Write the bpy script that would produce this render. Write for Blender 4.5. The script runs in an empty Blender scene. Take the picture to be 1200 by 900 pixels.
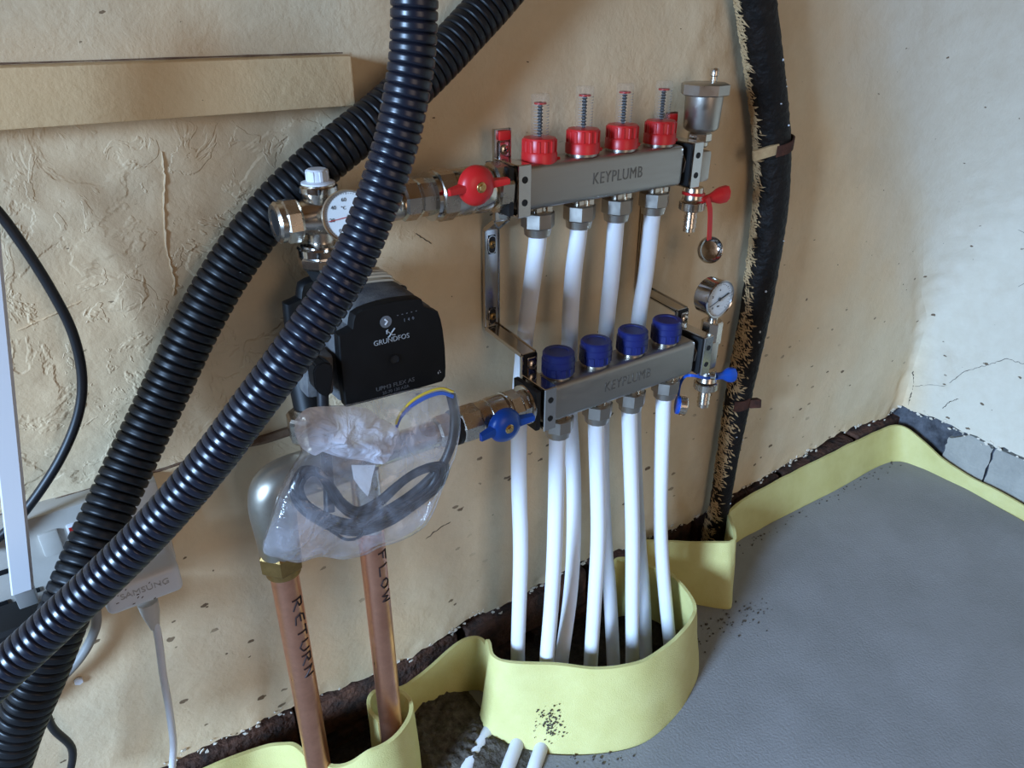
import bpy, bmesh, math, random
from mathutils import Vector, Matrix, noise, geometry
random.seed(7)
PI = math.pi
scn = bpy.context.scene

# ------------------------------------------------------------------ camera
F_PX = 860.0
def _n(v): return v.normalized()
UP = -_n(Vector((-10.0, -1650.0, -F_PX)))
AX = Vector((1412.0, 418.0, -F_PX)); AX = _n(AX - UP * AX.dot(UP))
AY = UP.cross(AX)
CAM = Vector((0.0, -0.63, 0.813))
RW = Matrix((AX, AY, UP))                      # world = RW @ camera
cd = bpy.data.cameras.new('camera'); cam = bpy.data.objects.new('camera', cd)
scn.collection.objects.link(cam)
cd.sensor_width = 36.0; cd.lens = 36.0 * F_PX / 1200.0; cd.clip_start = 0.02
cam.matrix_world = Matrix.Translation(CAM) @ RW.to_4x4()
scn.camera = cam

# ------------------------------------------------------------------ light
def srgb(r, g, b, k=1.0):
    f = lambda c: ((c / 255.0 + 0.055) / 1.055) ** 2.4 if c > 10 else c / 255.0 / 12.92
    return (f(r) * k, f(g) * k, f(b) * k, 1.0)
w = bpy.data.worlds.new('sky'); scn.world = w; w.use_nodes = True
w.node_tree.nodes['Background'].inputs[0].default_value = (0.55, 0.72, 1.0, 1)
w.node_tree.nodes['Background'].inputs[1].default_value = 0.5
def area(name, loc, target, sx, sy, power, col):
    l = bpy.data.lights.new(name, 'AREA'); l.shape = 'RECTANGLE'; l.size = sx; l.size_y = sy
    l.energy = power; l.color = col
    o = bpy.data.objects.new(name, l); scn.collection.objects.link(o); o.location = loc
    o.rotation_euler = (Vector(target) - Vector(loc)).to_track_quat('-Z', 'Y').to_euler()
    return o
wl = area('window_daylight', (-1.80, -0.82, 0.98), (0.9, -0.35, -0.10), 0.46, 0.58, 24, (0.42, 0.65, 1.0))
wl.data.spread = math.radians(62)
area('warm_front_fill', (0.3, -2.55, 1.05), (0.3, -1.0, 1.05), 0.95, 1.3, 10, (1.0, 0.76, 0.55))  # added warm fill lamp, standing in for unseen light behind the camera
scn.view_settings.view_transform = 'Standard'; scn.view_settings.look = 'None'
scn.view_settings.exposure = -0.22; scn.view_settings.gamma = 1.0
scn.view_settings.use_curve_mapping = False

# ------------------------------------------------------------------ helpers
def at(u, v, y=None, x=None, z=None):
    """world point seen at pixel (u, v) of the 1200 x 900 photograph on the given plane"""
    d = RW @ Vector((u - 600.0, 450.0 - v, -F_PX))
    if y is not None: t = (y - CAM.y) / d.y
    elif x is not None: t = (x - CAM.x) / d.x
    else: t = (z - CAM.z) / d.z
    return CAM + d * t
def nz(x, y, z=0.0): return noise.noise(Vector((x, y, z)))
def ss(a, b, x):
    t = max(0.0, min(1.0, (x - a) / (b - a))); return t * t * (3 - 2 * t)
WP = {}
def root(name, loc, label, cat, group=None):
    o = bpy.data.objects.new(name, None); scn.collection.objects.link(o)
    o.location = loc; o.empty_display_size = 0.01
    WP[o.name] = Vector(loc)
    return tag(o, label, cat, group)
def tag(o, label=None, cat=None, group=None, kind=None):
    if label: o['label'] = label
    if cat: o['category'] = cat
    if group: o['group'] = group
    if kind: o['kind'] = kind
    return o
def frame(d):
    d = Vector(d).normalized()
    a = Vector((0, 0, 1)) if abs(d.z) < 0.9 else Vector((0, -1, 0))
    u = a.cross(d).normalized(); return u, d.cross(u), d
XF = [None]                                     # optional turn applied to everything built while set
class MB:
    def __init__(s): s.bm = bmesh.new()
    def box(s, c, size, rot=None, bev=0.0, seg=2):
        bm = bmesh.new(); bmesh.ops.create_cube(bm, size=1.0)
        for v in bm.verts: v.co = Vector((v.co.x * size[0], v.co.y * size[1], v.co.z * size[2]))
        if bev: bmesh.ops.bevel(bm, geom=bm.edges[:], offset=bev, segments=seg, affect='EDGES', profile=0.6)
        m = Matrix.Translation(c) @ (rot.to_4x4() if rot else Matrix.Identity(4))
        bmesh.ops.transform(bm, matrix=m, verts=bm.verts); s._merge(bm); return s
    def _merge(s, bm):
        me = bpy.data.meshes.new('tmp'); bm.to_mesh(me); bm.free(); s.bm.from_mesh(me); bpy.data.meshes.remove(me)
    def lathe(s, prof, o, d, n=32, phase=0.0, caps=True, sy=1.0):
        u, v, d = frame(d); o = Vector(o); rings = []
        for r, t in prof:
            rings.append([s.bm.verts.new(o + d * t + (u * math.cos(2 * PI * i / n + phase) + v * sy * math.sin(2 * PI * i / n + phase)) * max(r, 1e-5)) for i in range(n)])
        for a, b in zip(rings, rings[1:]):
            for i in range(n):
                j = (i + 1) % n; s.bm.faces.new((a[i], a[j], b[j], b[i]))
        if caps:
            s.bm.faces.new(list(reversed(rings[0]))); s.bm.faces.new(rings[-1])
        return s
    def cyl(s, a, b, r, n=24, r2=None, ch=0.0):
        a = Vector(a); b = Vector(b); L = (b - a).length; r2 = r if r2 is None else r2
        pr = [(r, 0), (r2, L)] if not ch else [(r - ch, 0), (r, ch), (r2, L - ch), (r2 - ch, L)]
        return s.lathe(pr, a, b - a, n)
    def hexn(s, a, b, r, n=6, ch=0.12, phase=PI / 6):
        a = Vector(a); b = Vector(b); L = (b - a).length; c = min(ch * r, L * .25)
        return s.lathe([(r * .90, 0), (r, c), (r, L - c), (r * .90, L)], a, b - a, n, phase)
    def tube(s, pts, r, n=12, caps=True, flat=None):
        pts = [Vector(p) for p in pts]; rings = []
        up = None
        for i, p in enumerate(pts):
            d = (pts[min(i + 1, len(pts) - 1)] - pts[max(i - 1, 0)])
            d = d.normalized() if d.length > 1e-9 else Vector((0, 0, 1))
            if up is None: up = frame(d)[0]
            up = (up - d * up.dot(d)).normalized(); w2 = d.cross(up)
            rr = r[i] if isinstance(r, (list, tuple)) else r
            f = flat or 1.0
            rings.append([s.bm.verts.new(p + (up * math.cos(2 * PI * k / n) + w2 * f * math.sin(2 * PI * k / n)) * rr) for k in range(n)])
        for a, b in zip(rings, rings[1:]):
            for i in range(n):
                j = (i + 1) % n; s.bm.faces.new((a[i], a[j], b[j], b[i]))
        if caps:
            s.bm.faces.new(list(reversed(rings[0]))); s.bm.faces.new(rings[-1])
        return s
    def prism(s, pts, ex, bev=0.0):
        pts = [Vector(p) for p in pts]; ex = Vector(ex)
        a = [s.bm.verts.new(p) for p in pts]; b = [s.bm.verts.new(p + ex) for p in pts]
        n = len(pts)
        s.bm.faces.new(a); s.bm.faces.new(list(reversed(b)))
        for i in range(n):
            j = (i + 1) % n; s.bm.faces.new((a[i], b[i], b[j], a[j]))
        return s
    def grid(s, rows, close=False):
        R = [[s.bm.verts.new(p) for p in r] for r in rows]
        for a, b in zip(R, R[1:]):
            for i in range(len(a) - (0 if close else 1)):
                j = (i + 1) % len(a); s.bm.faces.new((a[i], a[j], b[j], b[i]))
        return R
    def build(s, name, m, parent=None, sharp=35, flat=False, nofix=False):
        bm = s.bm
        if not nofix: bmesh.ops.recalc_face_normals(bm, faces=bm.faces[:])
        if XF[0]: bmesh.ops.transform(bm, matrix=XF[0], verts=bm.verts)
        lo = Vector([min(v.co[i] for v in bm.verts) for i in range(3)]); hi = Vector([max(v.co[i] for v in bm.verts) for i in range(3)])
        c = (lo + hi) / 2
        for v in bm.verts: v.co -= c
        me = bpy.data.meshes.new(name); bm.to_mesh(me); bm.free()
        if not flat:
            me.polygons.foreach_set('use_smooth', [True] * len(me.polygons)); me.set_sharp_from_angle(angle=math.radians(sharp))
        me.materials.append(m)
        o = bpy.data.objects.new(name, me); scn.collection.objects.link(o)
        WP[o.name] = c.copy()
        if parent:
            o.parent = parent; o.location = c - WP[parent.name]
        else: o.location = c
        return o
def copy_tree(o, parent=None):
    c = o.copy(); scn.collection.objects.link(c); c.parent = parent
    for ch in [k for k in bpy.data.objects if k.parent == o]: copy_tree(ch, c)
    return c
def spline(pts, per=8):
    pts = [Vector(p) for p in pts]; out = []
    P = [pts[0] * 2 - pts[1]] + pts + [pts[-1] * 2 - pts[-2]]
    for i in range(1, len(P) - 2):
        a, b, c, d = P[i - 1], P[i], P[i + 1], P[i + 2]
        for k in range(per):
            t = k / per
            out.append(0.5 * ((2 * b) + (c - a) * t + (2 * a - 5 * b + 4 * c - d) * t * t + (3 * b - a - 3 * c + d) * t ** 3))
    out.append(pts[-1]); return out
def resample(pts, step):
    out = [pts[0].copy()]; acc = 0.0
    for a, b in zip(pts, pts[1:]):
        L = (b - a).length; p = 0.0
        while acc + (L - p) >= step:
            p += step - acc; out.append(a.lerp(b, p / L)); acc = 0.0
        acc += L - p
    return out
def text(name, body, size, loc, m, parent, xdir=(1, 0, 0), ydir=(0, 0, 1), sx=1.0, depth=0.00016, bold=0.0, align='CENTER', gap=1.0):
    c = bpy.data.curves.new('t', 'FONT'); c.body = body; c.size = size; c.align_x = align; c.align_y = 'CENTER'
    c.space_character = gap; c.extrude = depth; c.offset = bold; c.resolution_u = 3
    t = bpy.data.objects.new('t', c); scn.collection.objects.link(t)
    dg = bpy.context.evaluated_depsgraph_get(); me = bpy.data.meshes.new_from_object(t.evaluated_get(dg))
    bpy.data.objects.remove(t)
    mb = MB(); mb.bm.from_mesh(me); bpy.data.meshes.remove(me)
    X = Vector(xdir).normalized(); Y = Vector(ydir).normalized(); Z = X.cross(Y)
    for v in mb.bm.verts: v.co = Vector(loc) + X * v.co.x * sx + Y * v.co.y + Z * v.co.z
    return mb.build(name, m, parent, flat=True)

# ------------------------------------------------------------------ materials
def mat(name, col, rough=0.5, metal=0.0, bump=0.0, bscale=80.0, var=0.0, vscale=12.0, var_col=None, alpha=None, trans=0.0, ior=1.45, sss=0.0, coat=0.0, rvar=0.0, stretch=None, spec=0.5):
    m = bpy.data.materials.new(name); m.use_nodes = True; nt = m.node_tree; b = nt.nodes['Principled BSDF']
    b.inputs['Base Color'].default_value = col; b.inputs['Roughness'].default_value = rough; b.inputs['Metallic'].default_value = metal
    b.inputs['Transmission Weight'].default_value = trans; b.inputs['IOR'].default_value = ior
    b.inputs['Coat Weight'].default_value = coat; b.inputs['Specular IOR Level'].default_value = spec
    if sss: b.inputs['Subsurface Weight'].default_value = sss; b.inputs['Subsurface Radius'].default_value = (0.01, 0.008, 0.005); b.inputs['Subsurface Scale'].default_value = 0.5
    g = nt.nodes.new('ShaderNodeNewGeometry')
    mp = nt.nodes.new('ShaderNodeMapping'); nt.links.new(g.outputs['Position'], mp.inputs[0])
    if stretch: mp.inputs['Scale'].default_value = stretch
    if var or rvar:
        n = nt.nodes.new('ShaderNodeTexNoise'); n.inputs['Scale'].default_value = vscale; n.inputs['Detail'].default_value = 6
        n.inputs['Roughness'].default_value = 0.65
        nt.links.new(mp.outputs[0], n.inputs['Vector'])
        if var:
            rp = nt.nodes.new('ShaderNodeMapRange'); rp.inputs[1].default_value = 0.35; rp.inputs[2].default_value = 0.65; rp.inputs[3].default_value = 0; rp.inputs[4].default_value = var
            nt.links.new(n.outputs['Fac'], rp.inputs[0])
            mx = nt.nodes.new('ShaderNodeMix'); mx.data_type = 'RGBA'
            mx.inputs[6].default_value = col; mx.inputs[7].default_value = var_col or (col[0] * .5, col[1] * .5, col[2] * .5, 1)
            nt.links.new(rp.outputs[0], mx.inputs[0]); nt.links.new(mx.outputs[2], b.inputs['Base Color'])
        if rvar:
            r2 = nt.nodes.new('ShaderNodeMapRange'); r2.inputs[1].default_value = 0.3; r2.inputs[2].default_value = 0.7
            r2.inputs[3].default_value = max(0, rough - rvar); r2.inputs[4].default_value = rough + rvar
            nt.links.new(n.outputs['Fac'], r2.inputs[0]); nt.links.new(r2.outputs[0], b.inputs['Roughness'])
    if bump:
        n = nt.nodes.new('ShaderNodeTexNoise'); n.inputs['Scale'].default_value = bscale; n.inputs['Detail'].default_value = 5
        nt.links.new(mp.outputs[0], n.inputs['Vector'])
        bp = nt.nodes.new('ShaderNodeBump'); bp.inputs['Strength'].default_value = 1.0; bp.inputs['Distance'].default_value = bump
        nt.links.new(n.outputs['Fac'], bp.inputs['Height']); nt.links.new(bp.outputs[0], b.inputs['Normal'])
    return m
def clear_mat(name, col, opacity, rough=0.08, gloss=0.25, white=0.0, wr_scale=30, wr=0.001, transl=0.5):
    m = bpy.data.materials.new(name); m.use_nodes = True; nt = m.node_tree; nt.nodes.clear()
    N = nt.nodes.new; L = nt.links.new
    out = N('ShaderNodeOutputMaterial'); tr = N('ShaderNodeBsdfTransparent'); di = N('ShaderNodeBsdfDiffuse'); tl = N('ShaderNodeBsdfTranslucent'); gl = N('ShaderNodeBsdfGlossy')
    gl.inputs['Roughness'].default_value = rough
    di.inputs['Color'].default_value = col; tl.inputs['Color'].default_value = col
    m1 = N('ShaderNodeMixShader'); m1.inputs[0].default_value = transl; L(di.outputs[0], m1.inputs[1]); L(tl.outputs[0], m1.inputs[2])
    m2 = N('ShaderNodeMixShader'); L(tr.outputs[0], m2.inputs[1]); L(m1.outputs[0], m2.inputs[2]); m2.inputs[0].default_value = opacity
    lw = N('ShaderNodeLayerWeight'); lw.inputs[0].default_value = .5; fr = N('ShaderNodeMath'); fr.operation = 'POWER'; fr.inputs[1].default_value = 4.0; L(lw.outputs['Facing'], fr.inputs[0])
    ad = N('ShaderNodeMath'); ad.operation = 'MULTIPLY_ADD'; ad.inputs[1].default_value = .55 if wr else .25; ad.inputs[2].default_value = gloss * .1
    ad.use_clamp = True; L(fr.outputs[0], ad.inputs[0])
    m3 = N('ShaderNodeMixShader'); L(ad.outputs[0], m3.inputs[0]); L(m2.outputs[0], m3.inputs[1]); L(gl.outputs[0], m3.inputs[2]); L(m3.outputs[0], out.inputs[0])
    if wr:
        g = N('ShaderNodeNewGeometry'); n = N('ShaderNodeTexNoise'); n.inputs['Scale'].default_value = wr_scale; n.inputs['Detail'].default_value = 4; n.inputs['Distortion'].default_value = 1.5
        L(g.outputs['Position'], n.inputs['Vector']); bp = N('ShaderNodeBump'); bp.inputs['Distance'].default_value = wr
        L(n.outputs['Fac'], bp.inputs['Height'])
        for s in (di, tl, gl): L(bp.outputs[0], s.inputs['Normal'])
        L(bp.outputs[0], lw.inputs['Normal'])
        if white:
            r = N('ShaderNodeMapRange'); r.inputs[1].default_value = .4; r.inputs[2].default_value = .7; r.inputs[3].default_value = opacity; r.inputs[4].default_value = min(1, opacity + white)
            L(n.outputs['Fac'], r.inputs[0]); L(r.outputs[0], m2.inputs[0])
    return m
def plaster(name, warm, pale, speck=1.0, bumpk=1.0, white=None):
    m = bpy.data.materials.new(name); m.use_nodes = True; nt = m.node_tree; b = nt.nodes['Principled BSDF']
    N = nt.nodes.new; L = nt.links.new
    b.inputs['Roughness'].default_value = 0.55; b.inputs['Specular IOR Level'].default_value = 0.35
    g = N('ShaderNodeNewGeometry'); pos = g.outputs['Position']
    def noise_(sc, det=6, dist=0.0, ro=.6):
        n = N('ShaderNodeTexNoise'); n.inputs['Scale'].default_value = sc; n.inputs['Detail'].default_value = det; n.inputs['Distortion'].default_value = dist; n.inputs['Roughness'].default_value = ro
        L(pos, n.inputs['Vector']); return n.outputs['Fac']
    def rng(s, a, b_, c, d):
        r = N('ShaderNodeMapRange'); r.inputs[1].default_value = a; r.inputs[2].default_value = b_; r.inputs[3].default_value = c; r.inputs[4].default_value = d
        L(s, r.inputs[0]); return r.outputs[0]
    def mix(f, a, c):
        x = N('ShaderNodeMix'); x.data_type = 'RGBA'; L(f, x.inputs[0])
        for i, q in ((6, a), (7, c)):
            if isinstance(q, tuple): x.inputs[i].default_value = q
            else: L(q, x.inputs[i])
        return x.outputs[2]
    def math_(op, a, c):
        x = N('ShaderNodeMath'); x.operation = op
        for i, q in ((0, a), (1, c)):
            if isinstance(q, (int, float)): x.inputs[i].default_value = q
            else: L(q, x.inputs[i])
        return x.outputs[0]
    col = mix(rng(noise_(2.6, 4), .40, .62, 0, 1), warm, pale)
    if white:      # off-white right wall; its soft edge paints in the light change along the corner
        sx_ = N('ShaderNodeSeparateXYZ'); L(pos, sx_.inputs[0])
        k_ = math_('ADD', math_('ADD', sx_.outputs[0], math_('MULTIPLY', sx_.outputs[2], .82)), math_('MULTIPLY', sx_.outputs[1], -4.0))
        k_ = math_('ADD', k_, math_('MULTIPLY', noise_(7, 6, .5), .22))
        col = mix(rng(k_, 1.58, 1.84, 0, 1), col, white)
    stain = tuple(c * .62 for c in warm[:3]) + (1,)
    col = mix(rng(noise_(9, 8, .4), .55, .85, 0, .45), col, stain)
    col = mix(rng(noise_(55, 5), .35, .75, 0, .16), col, stain)
    # specks: stretched voronoi cells, masked by noise
    mp = N('ShaderNodeMapping'); mp.inputs['Rotation'].default_value = (0, 0.45, 0); mp.inputs['Scale'].default_value = (58, 58, 112); L(pos, mp.inputs[0])
    nw = N('ShaderNodeTexNoise'); nw.inputs['Scale'].default_value = 160; L(pos, nw.inputs['Vector'])
    va = N('ShaderNodeMix'); va.data_type = 'RGBA'; va.inputs[0].default_value = .34; L(mp.outputs[0], va.inputs[6]); L(nw.outputs['Color'], va.inputs[7])
    vo = N('ShaderNodeTexVoronoi'); vo.inputs['Scale'].default_value = 1.0; L(va.outputs[2], vo.inputs['Vector'])
    sz = N('ShaderNodeSeparateColor'); L(vo.outputs['Color'], sz.inputs[0])
    thr = rng(sz.outputs[0], .40, 1.0, 0.0, .23 * speck)
    sp = N('ShaderNodeSeparateXYZ'); L(pos, sp.inputs[0])
    hit = math_('LESS_THAN', vo.outputs['Distance'], math_('MULTIPLY', thr, rng(sp.outputs[2], .52, .25, .38, 1.0)))
    hit = math_('MULTIPLY', hit, rng(noise_(7, 2), .36, .5, .15, .9))
    col = mix(hit, col, srgb(92, 70, 48))
    L(col, b.inputs['Base Color'])
    h = math_('ADD', math_('MULTIPLY', noise_(28, 8, .3), .0020 * bumpk), math_('MULTIPLY', noise_(160, 4), .0006))
    h = math_('ADD', h, math_('MULTIPLY', hit, -.0008))
    def near(sock, c, wd):
        return math_('MULTIPLY', rng(sock, c - wd, c - wd * .6, 0, 1), rng(sock, c + wd * .6, c + wd, 1, 0))
    area_ = math_('MULTIPLY', near(sp.outputs[0], .0, .38), near(sp.outputs[2], .58, .20))
    peel = math_('ADD', rng(noise_(13, 5, .5), .52, .55, 0, 1), math_('MULTIPLY', rng(noise_(36, 4, .8), .58, .61, 0, 1), .6))
    h = math_('ADD', h, math_('MULTIPLY', math_('MULTIPLY', peel, math_('ADD', math_('MULTIPLY', math_('MULTIPLY', area_, rng(noise_(4, 2), .38, .58, .15, 1)), .85), .08)), .0010 * bumpk))
    bp = N('ShaderNodeBump'); bp.inputs['Distance'].default_value = 1.0; bp.inputs['Strength'].default_value = .8; L(h, bp.inputs['Height']); L(bp.outputs[0], b.inputs['Normal'])
    return m
M = {}
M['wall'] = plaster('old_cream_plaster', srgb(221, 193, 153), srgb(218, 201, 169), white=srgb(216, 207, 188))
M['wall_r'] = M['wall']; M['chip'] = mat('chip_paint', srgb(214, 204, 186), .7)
M['board'] = plaster('painted_board', srgb(226, 194, 146), srgb(226, 198, 154), .3, .3)
M['room'] = mat('room_paint', srgb(170, 140, 104), .8)
M['screed'] = mat('screed', srgb(140, 138, 137), .75, bump=.0008, bscale=300, var=.6, vscale=7, var_col=srgb(120, 118, 115))
M['soil'] = mat('soil', srgb(70, 60, 50), .95, bump=.006, bscale=130, var=1, vscale=60, var_col=srgb(34, 28, 22))
M['rubble'] = mat('rubble', srgb(96, 88, 78), .95, bump=.004, bscale=220, var=1, vscale=90, var_col=srgb(58, 50, 42))
M['brick'] = mat('brick', srgb(104, 68, 50), .9, bump=.005, bscale=110, var=1, vscale=34, var_col=srgb(48, 40, 35))
M['mortar'] = mat('mortar', srgb(88, 78, 66), .95, bump=.005, bscale=90, var=1, vscale=30, var_col=srgb(42, 36, 30))
M['cement'] = mat('cement', srgb(104, 106, 112), .95, bump=.006, bscale=70, var=1, vscale=26, var_col=srgb(54, 54, 58))
M['render'] = mat('render_coat', srgb(170, 166, 156), .9, bump=.002, bscale=120, var=.6, vscale=18, var_col=srgb(140, 138, 130))
M['foam'] = mat('yellow_foam', srgb(214, 205, 138), .5, bump=.0006, bscale=800, var=.6, vscale=16, var_col=srgb(196, 184, 112), sss=.15)
M['hose'] = mat('black_conduit', srgb(17, 17, 19), .42, rvar=.08, vscale=40, spec=.35)
M['hose2'] = mat('blue_tinted_conduit', srgb(22, 24, 34), .32, rvar=.08, vscale=40, spec=.5)  # black conduit; the blue tint of the cool daylight is put into its colour
M['cable'] = mat('black_cable', srgb(24, 24, 27), .45)
M['rubber'] = mat('black_rubber', srgb(16, 16, 17), .6)
M['pump_black'] = mat('pump_black', srgb(8, 8, 9), .5, var=.3, vscale=60, var_col=srgb(22, 22, 22), spec=.3)
M['pump_grey'] = mat('dusty_grey_housing', srgb(62, 62, 66), .75, bump=.0004, bscale=500, var=.7, vscale=50, var_col=srgb(108, 106, 102))
M['cast'] = mat('cast_cream_metal', srgb(190, 178, 156), .4, metal=.4)
M['chrome'] = mat('chrome', (0.60, 0.58, 0.55, 1), .14, metal=1, rvar=.06, vscale=60)
M['nickel'] = mat('nickel_brass', (0.62, 0.55, 0.46, 1), .26, metal=1, rvar=.08, vscale=40)
M['nickel_dull'] = mat('dull_nickel', (0.43, 0.39, 0.34, 1), .36, metal=1, rvar=.1, vscale=60)
M['steel'] = mat('brushed_stainless', (0.40, 0.375, 0.34, 1), .40, metal=1, rvar=.08, vscale=30, stretch=(1, 8, 8))
M['etch'] = mat('etched_letters', (0.19, 0.175, 0.155, 1), .5, metal=.8)
M['pewter'] = mat('soldered_grey_metal', (0.40, 0.36, 0.30, 1), .40, metal=.9, rvar=.12, vscale=30, var=.4, var_col=(0.22, .18, .13, 1))
M['brass'] = mat('brass', (0.42, 0.27, 0.10, 1), .42, metal=1, var=.6, vscale=50, var_col=(.16, .09, .03, 1))
M['gold'] = mat('brass_screw', (0.75, 0.52, 0.22, 1), .25, metal=1)
M['copper'] = mat('copper', (0.74, 0.36, 0.23, 1), .36, metal=1, var=.55, vscale=28, var_col=(.40, .18, .11, 1), rvar=.1)
M['ink'] = mat('marker_ink', srgb(40, 22, 18), .6)
M['red'] = mat('red_plastic', srgb(196, 34, 34), .36)
M['blue'] = mat('blue_plastic', srgb(20, 74, 165), .36)
M['navy'] = mat('navy_plastic', srgb(24, 34, 96), .42)
M['pipe'] = mat('white_pex', srgb(228, 228, 230), .32, sss=.25, spec=.5)
M['white'] = mat('white_plastic', srgb(214, 214, 216), .35)
M['dirty_white'] = mat('dusty_white_plastic', srgb(196, 190, 180), .5, var=.35, vscale=22, var_col=srgb(160, 150, 134))
M['grey'] = mat('grey_plastic', srgb(132, 130, 126), .5)
M['dial'] = mat('dial_face', srgb(205, 205, 202), .5)
M['print_black'] = mat('black_print', srgb(22, 22, 24), .6)
M['print_grey'] = mat('grey_print', srgb(150, 150, 150), .6)
M['print_dim'] = mat('dim_print', srgb(96, 96, 98), .6)
M['emboss'] = mat('embossed_letters', srgb(172, 170, 168), .5)
M['redled'] = mat('red_mark', srgb(170, 30, 24), .4)
M['rust'] = mat('rust', srgb(84, 46, 30), .85, bump=.001, bscale=300, var=1, vscale=60, var_col=srgb(50, 28, 20))
M['tar'] = mat('tarred_pipe', srgb(15, 14, 13), .6, bump=.003, bscale=130, var=.5, vscale=40, var_col=srgb(36, 26, 20), spec=.3)
M['flake'] = mat('paint_flakes', srgb(200, 172, 128), .7, var=.5, vscale=80, var_col=srgb(150, 110, 70))
M['darkwood'] = mat('brown_paint_edge', srgb(96, 70, 56), .8, bump=.001, bscale=200, var=1, vscale=60, var_col=srgb(130, 108, 86))
M['clear'] = clear_mat('clear_plastic', (0.9, 0.88, 0.85, 1), .05, rough=.05, gloss=.2, wr=0)
M['bag'] = clear_mat('poly_bag', (0.84, 0.85, 0.95, 1), .13, rough=.14, gloss=.5, white=.24, wr_scale=30, wr=.003)
M['film'] = clear_mat('crumpled_film', (0.88, 0.88, 0.98, 1), .50, rough=.18, gloss=.4, white=.35, wr_scale=45, wr=.005, transl=.3)
M['yellow_wire'] = mat('yellow_wire', srgb(214, 184, 60), .4)
M['blue_wire'] = mat('blue_wire', srgb(60, 96, 178), .4)

# ------------------------------------------------------------------ setting
XC = 1.37                                              # right wall plane
def lerp_tab(t, x):
    if x <= t[0][0]: return t[0][1]
    for (a, p), (b, q) in zip(t, t[1:]):
        if x <= b: return p + (q - p) * (x - a) / (b - a)
    return t[-1][1]
BREAK = [(-1, .09), (0, .086), (.128, .080), (.272, .067), (.31, .070), (.36, .086), (.431, .075), (.49, .083), (.551, .090), (.654, .069), (.80, .066), (.907, .078), (1.09, .088), (1.176, .100), (1.26, .092), (1.34, .080), (1.37, .098)]
def brk(s):
    z = lerp_tab(BREAK, s) if s < XC else .100
    return z + .003 * nz(s * 26, 3.1) + .005 * nz(s * 70, 9.7) + .003 * nz(s * 190, 1.3)
def corner_r(z): return lerp_tab([(0, .012), (.2, .014), (.29, .030), (.389, .077), (.499, .150), (.565, .21), (.679, .31), (.817, .43), (1.1, .52)], z)
def wall_pt(s, z):
    """point on the plaster: s runs along the back wall and then out along the right wall"""
    r = corner_r(z); a0 = XC - r; arc = r * PI / 2
    if s < a0: p = Vector((s, 0, z)); n = Vector((0, -1, 0))
    elif s < a0 + arc:
        t = (s - a0) / r; n = Vector((-math.sin(t), -math.cos(t), 0)); p = Vector((XC - r, -r, z)) - n * r
    else: p = Vector((XC, -r - (s - a0 - arc), z)); n = Vector((-1, 0, 0))
    d = .003 * nz(s * 5, z * 5, 2) + .0016 * nz(s * 17, z * 17, 5)
    # blistered, many times repainted plaster at the left, and along the old pipe
    k = ss(.36, .22, s) * ss(.42, .47, z) * ss(.78, .70, z)
    r1 = 1 - abs(nz(s * 24 + 3, z * 20, 7)) * 2.2
    d += k * (.0012 * max(0, r1) ** 3 + .0012 * nz(s * 60, z * 60, 4))
    k = math.exp(-((s - lerp_tab([(0, .775), (.35, .775), (.6, .73), (.82, .69)], z)) / .05) ** 2)
    d += k * (.004 + .004 * nz(s * 34, z * 22, 8) + .002 * nz(s * 90, z * 60, 8))
    k = math.exp(-((s - XC) / .06) ** 2)
    d += k * .004 * nz(s * 50, z * 40, 1)
    d += .0025 * ss(.03, .0, z - brk(s)) * nz(s * 60, z * 60, 3)
    # lower dado coat stands slightly proud of the coat above it
    if s < .30: d += .0045 * ss(.444 + .003 * nz(s * 30, 1), .438 + .003 * nz(s * 30, 1), z) * ss(.30, .2, s)
    return p + n * d, n
def split(z): r = corner_r(z); return XC + .002 - r * .75 * ss(.012, .06, r)
def wall(name, s0, s1, ds, m):
    mb = MB(); cols = int((s1 - s0) / ds); zs = []
    def sz(f, z):
        k = split(z) - 1.372
        return s0 + (s1 - s0) * f + k * (f if s1 < 2 else 1 - f)
    for k in range(170): zs.append(k / 169.0)
    rows = []
    S = [s0 + (s1 - s0) * i / cols for i in range(cols + 1)]
    back = []; 
    for s in S:
        p, n = wall_pt(s, brk(s)); back.append(p - n * .016)
    rows.append(back)
    for t in zs:
        row = []
        for i, s in enumerate(S):
            b = brk(s); z = b + (1.12 - b) * t; row.append(wall_pt(sz(i / cols, z), z)[0])
        rows.append(row)
    rows.append([Vector((p.x, p.y, 2.4)) for p in rows[-1]])
    mb.grid(rows); return mb.build(name, m, sharp=60)
rr0 = corner_r(.3)
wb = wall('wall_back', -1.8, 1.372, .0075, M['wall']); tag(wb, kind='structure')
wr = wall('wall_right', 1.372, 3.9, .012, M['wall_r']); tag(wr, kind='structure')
# brick base course under the broken plaster edge
bk = MB(); bk.box((-.2, .045, -.02), (3.2, .03, .36)); bk.build('mortar_backing', M['mortar'], wb)
for row, z0 in ((0, -.072), (1, .002)):
    x = -.42 + row * .11
    while x < 1.30:
        mb = MB(); mb.box((x + .105, .018, z0 + .032), (.208, .04, .064), bev=.005)
        for v in mb.bm.verts: v.co += Vector((0, nz(v.co.x * 40, v.co.z * 40) * .004 - .002 * random.random(), nz(v.co.x * 30, 4) * .003))
        mb.build('brick', M['brick'], wb); x += .222
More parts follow.
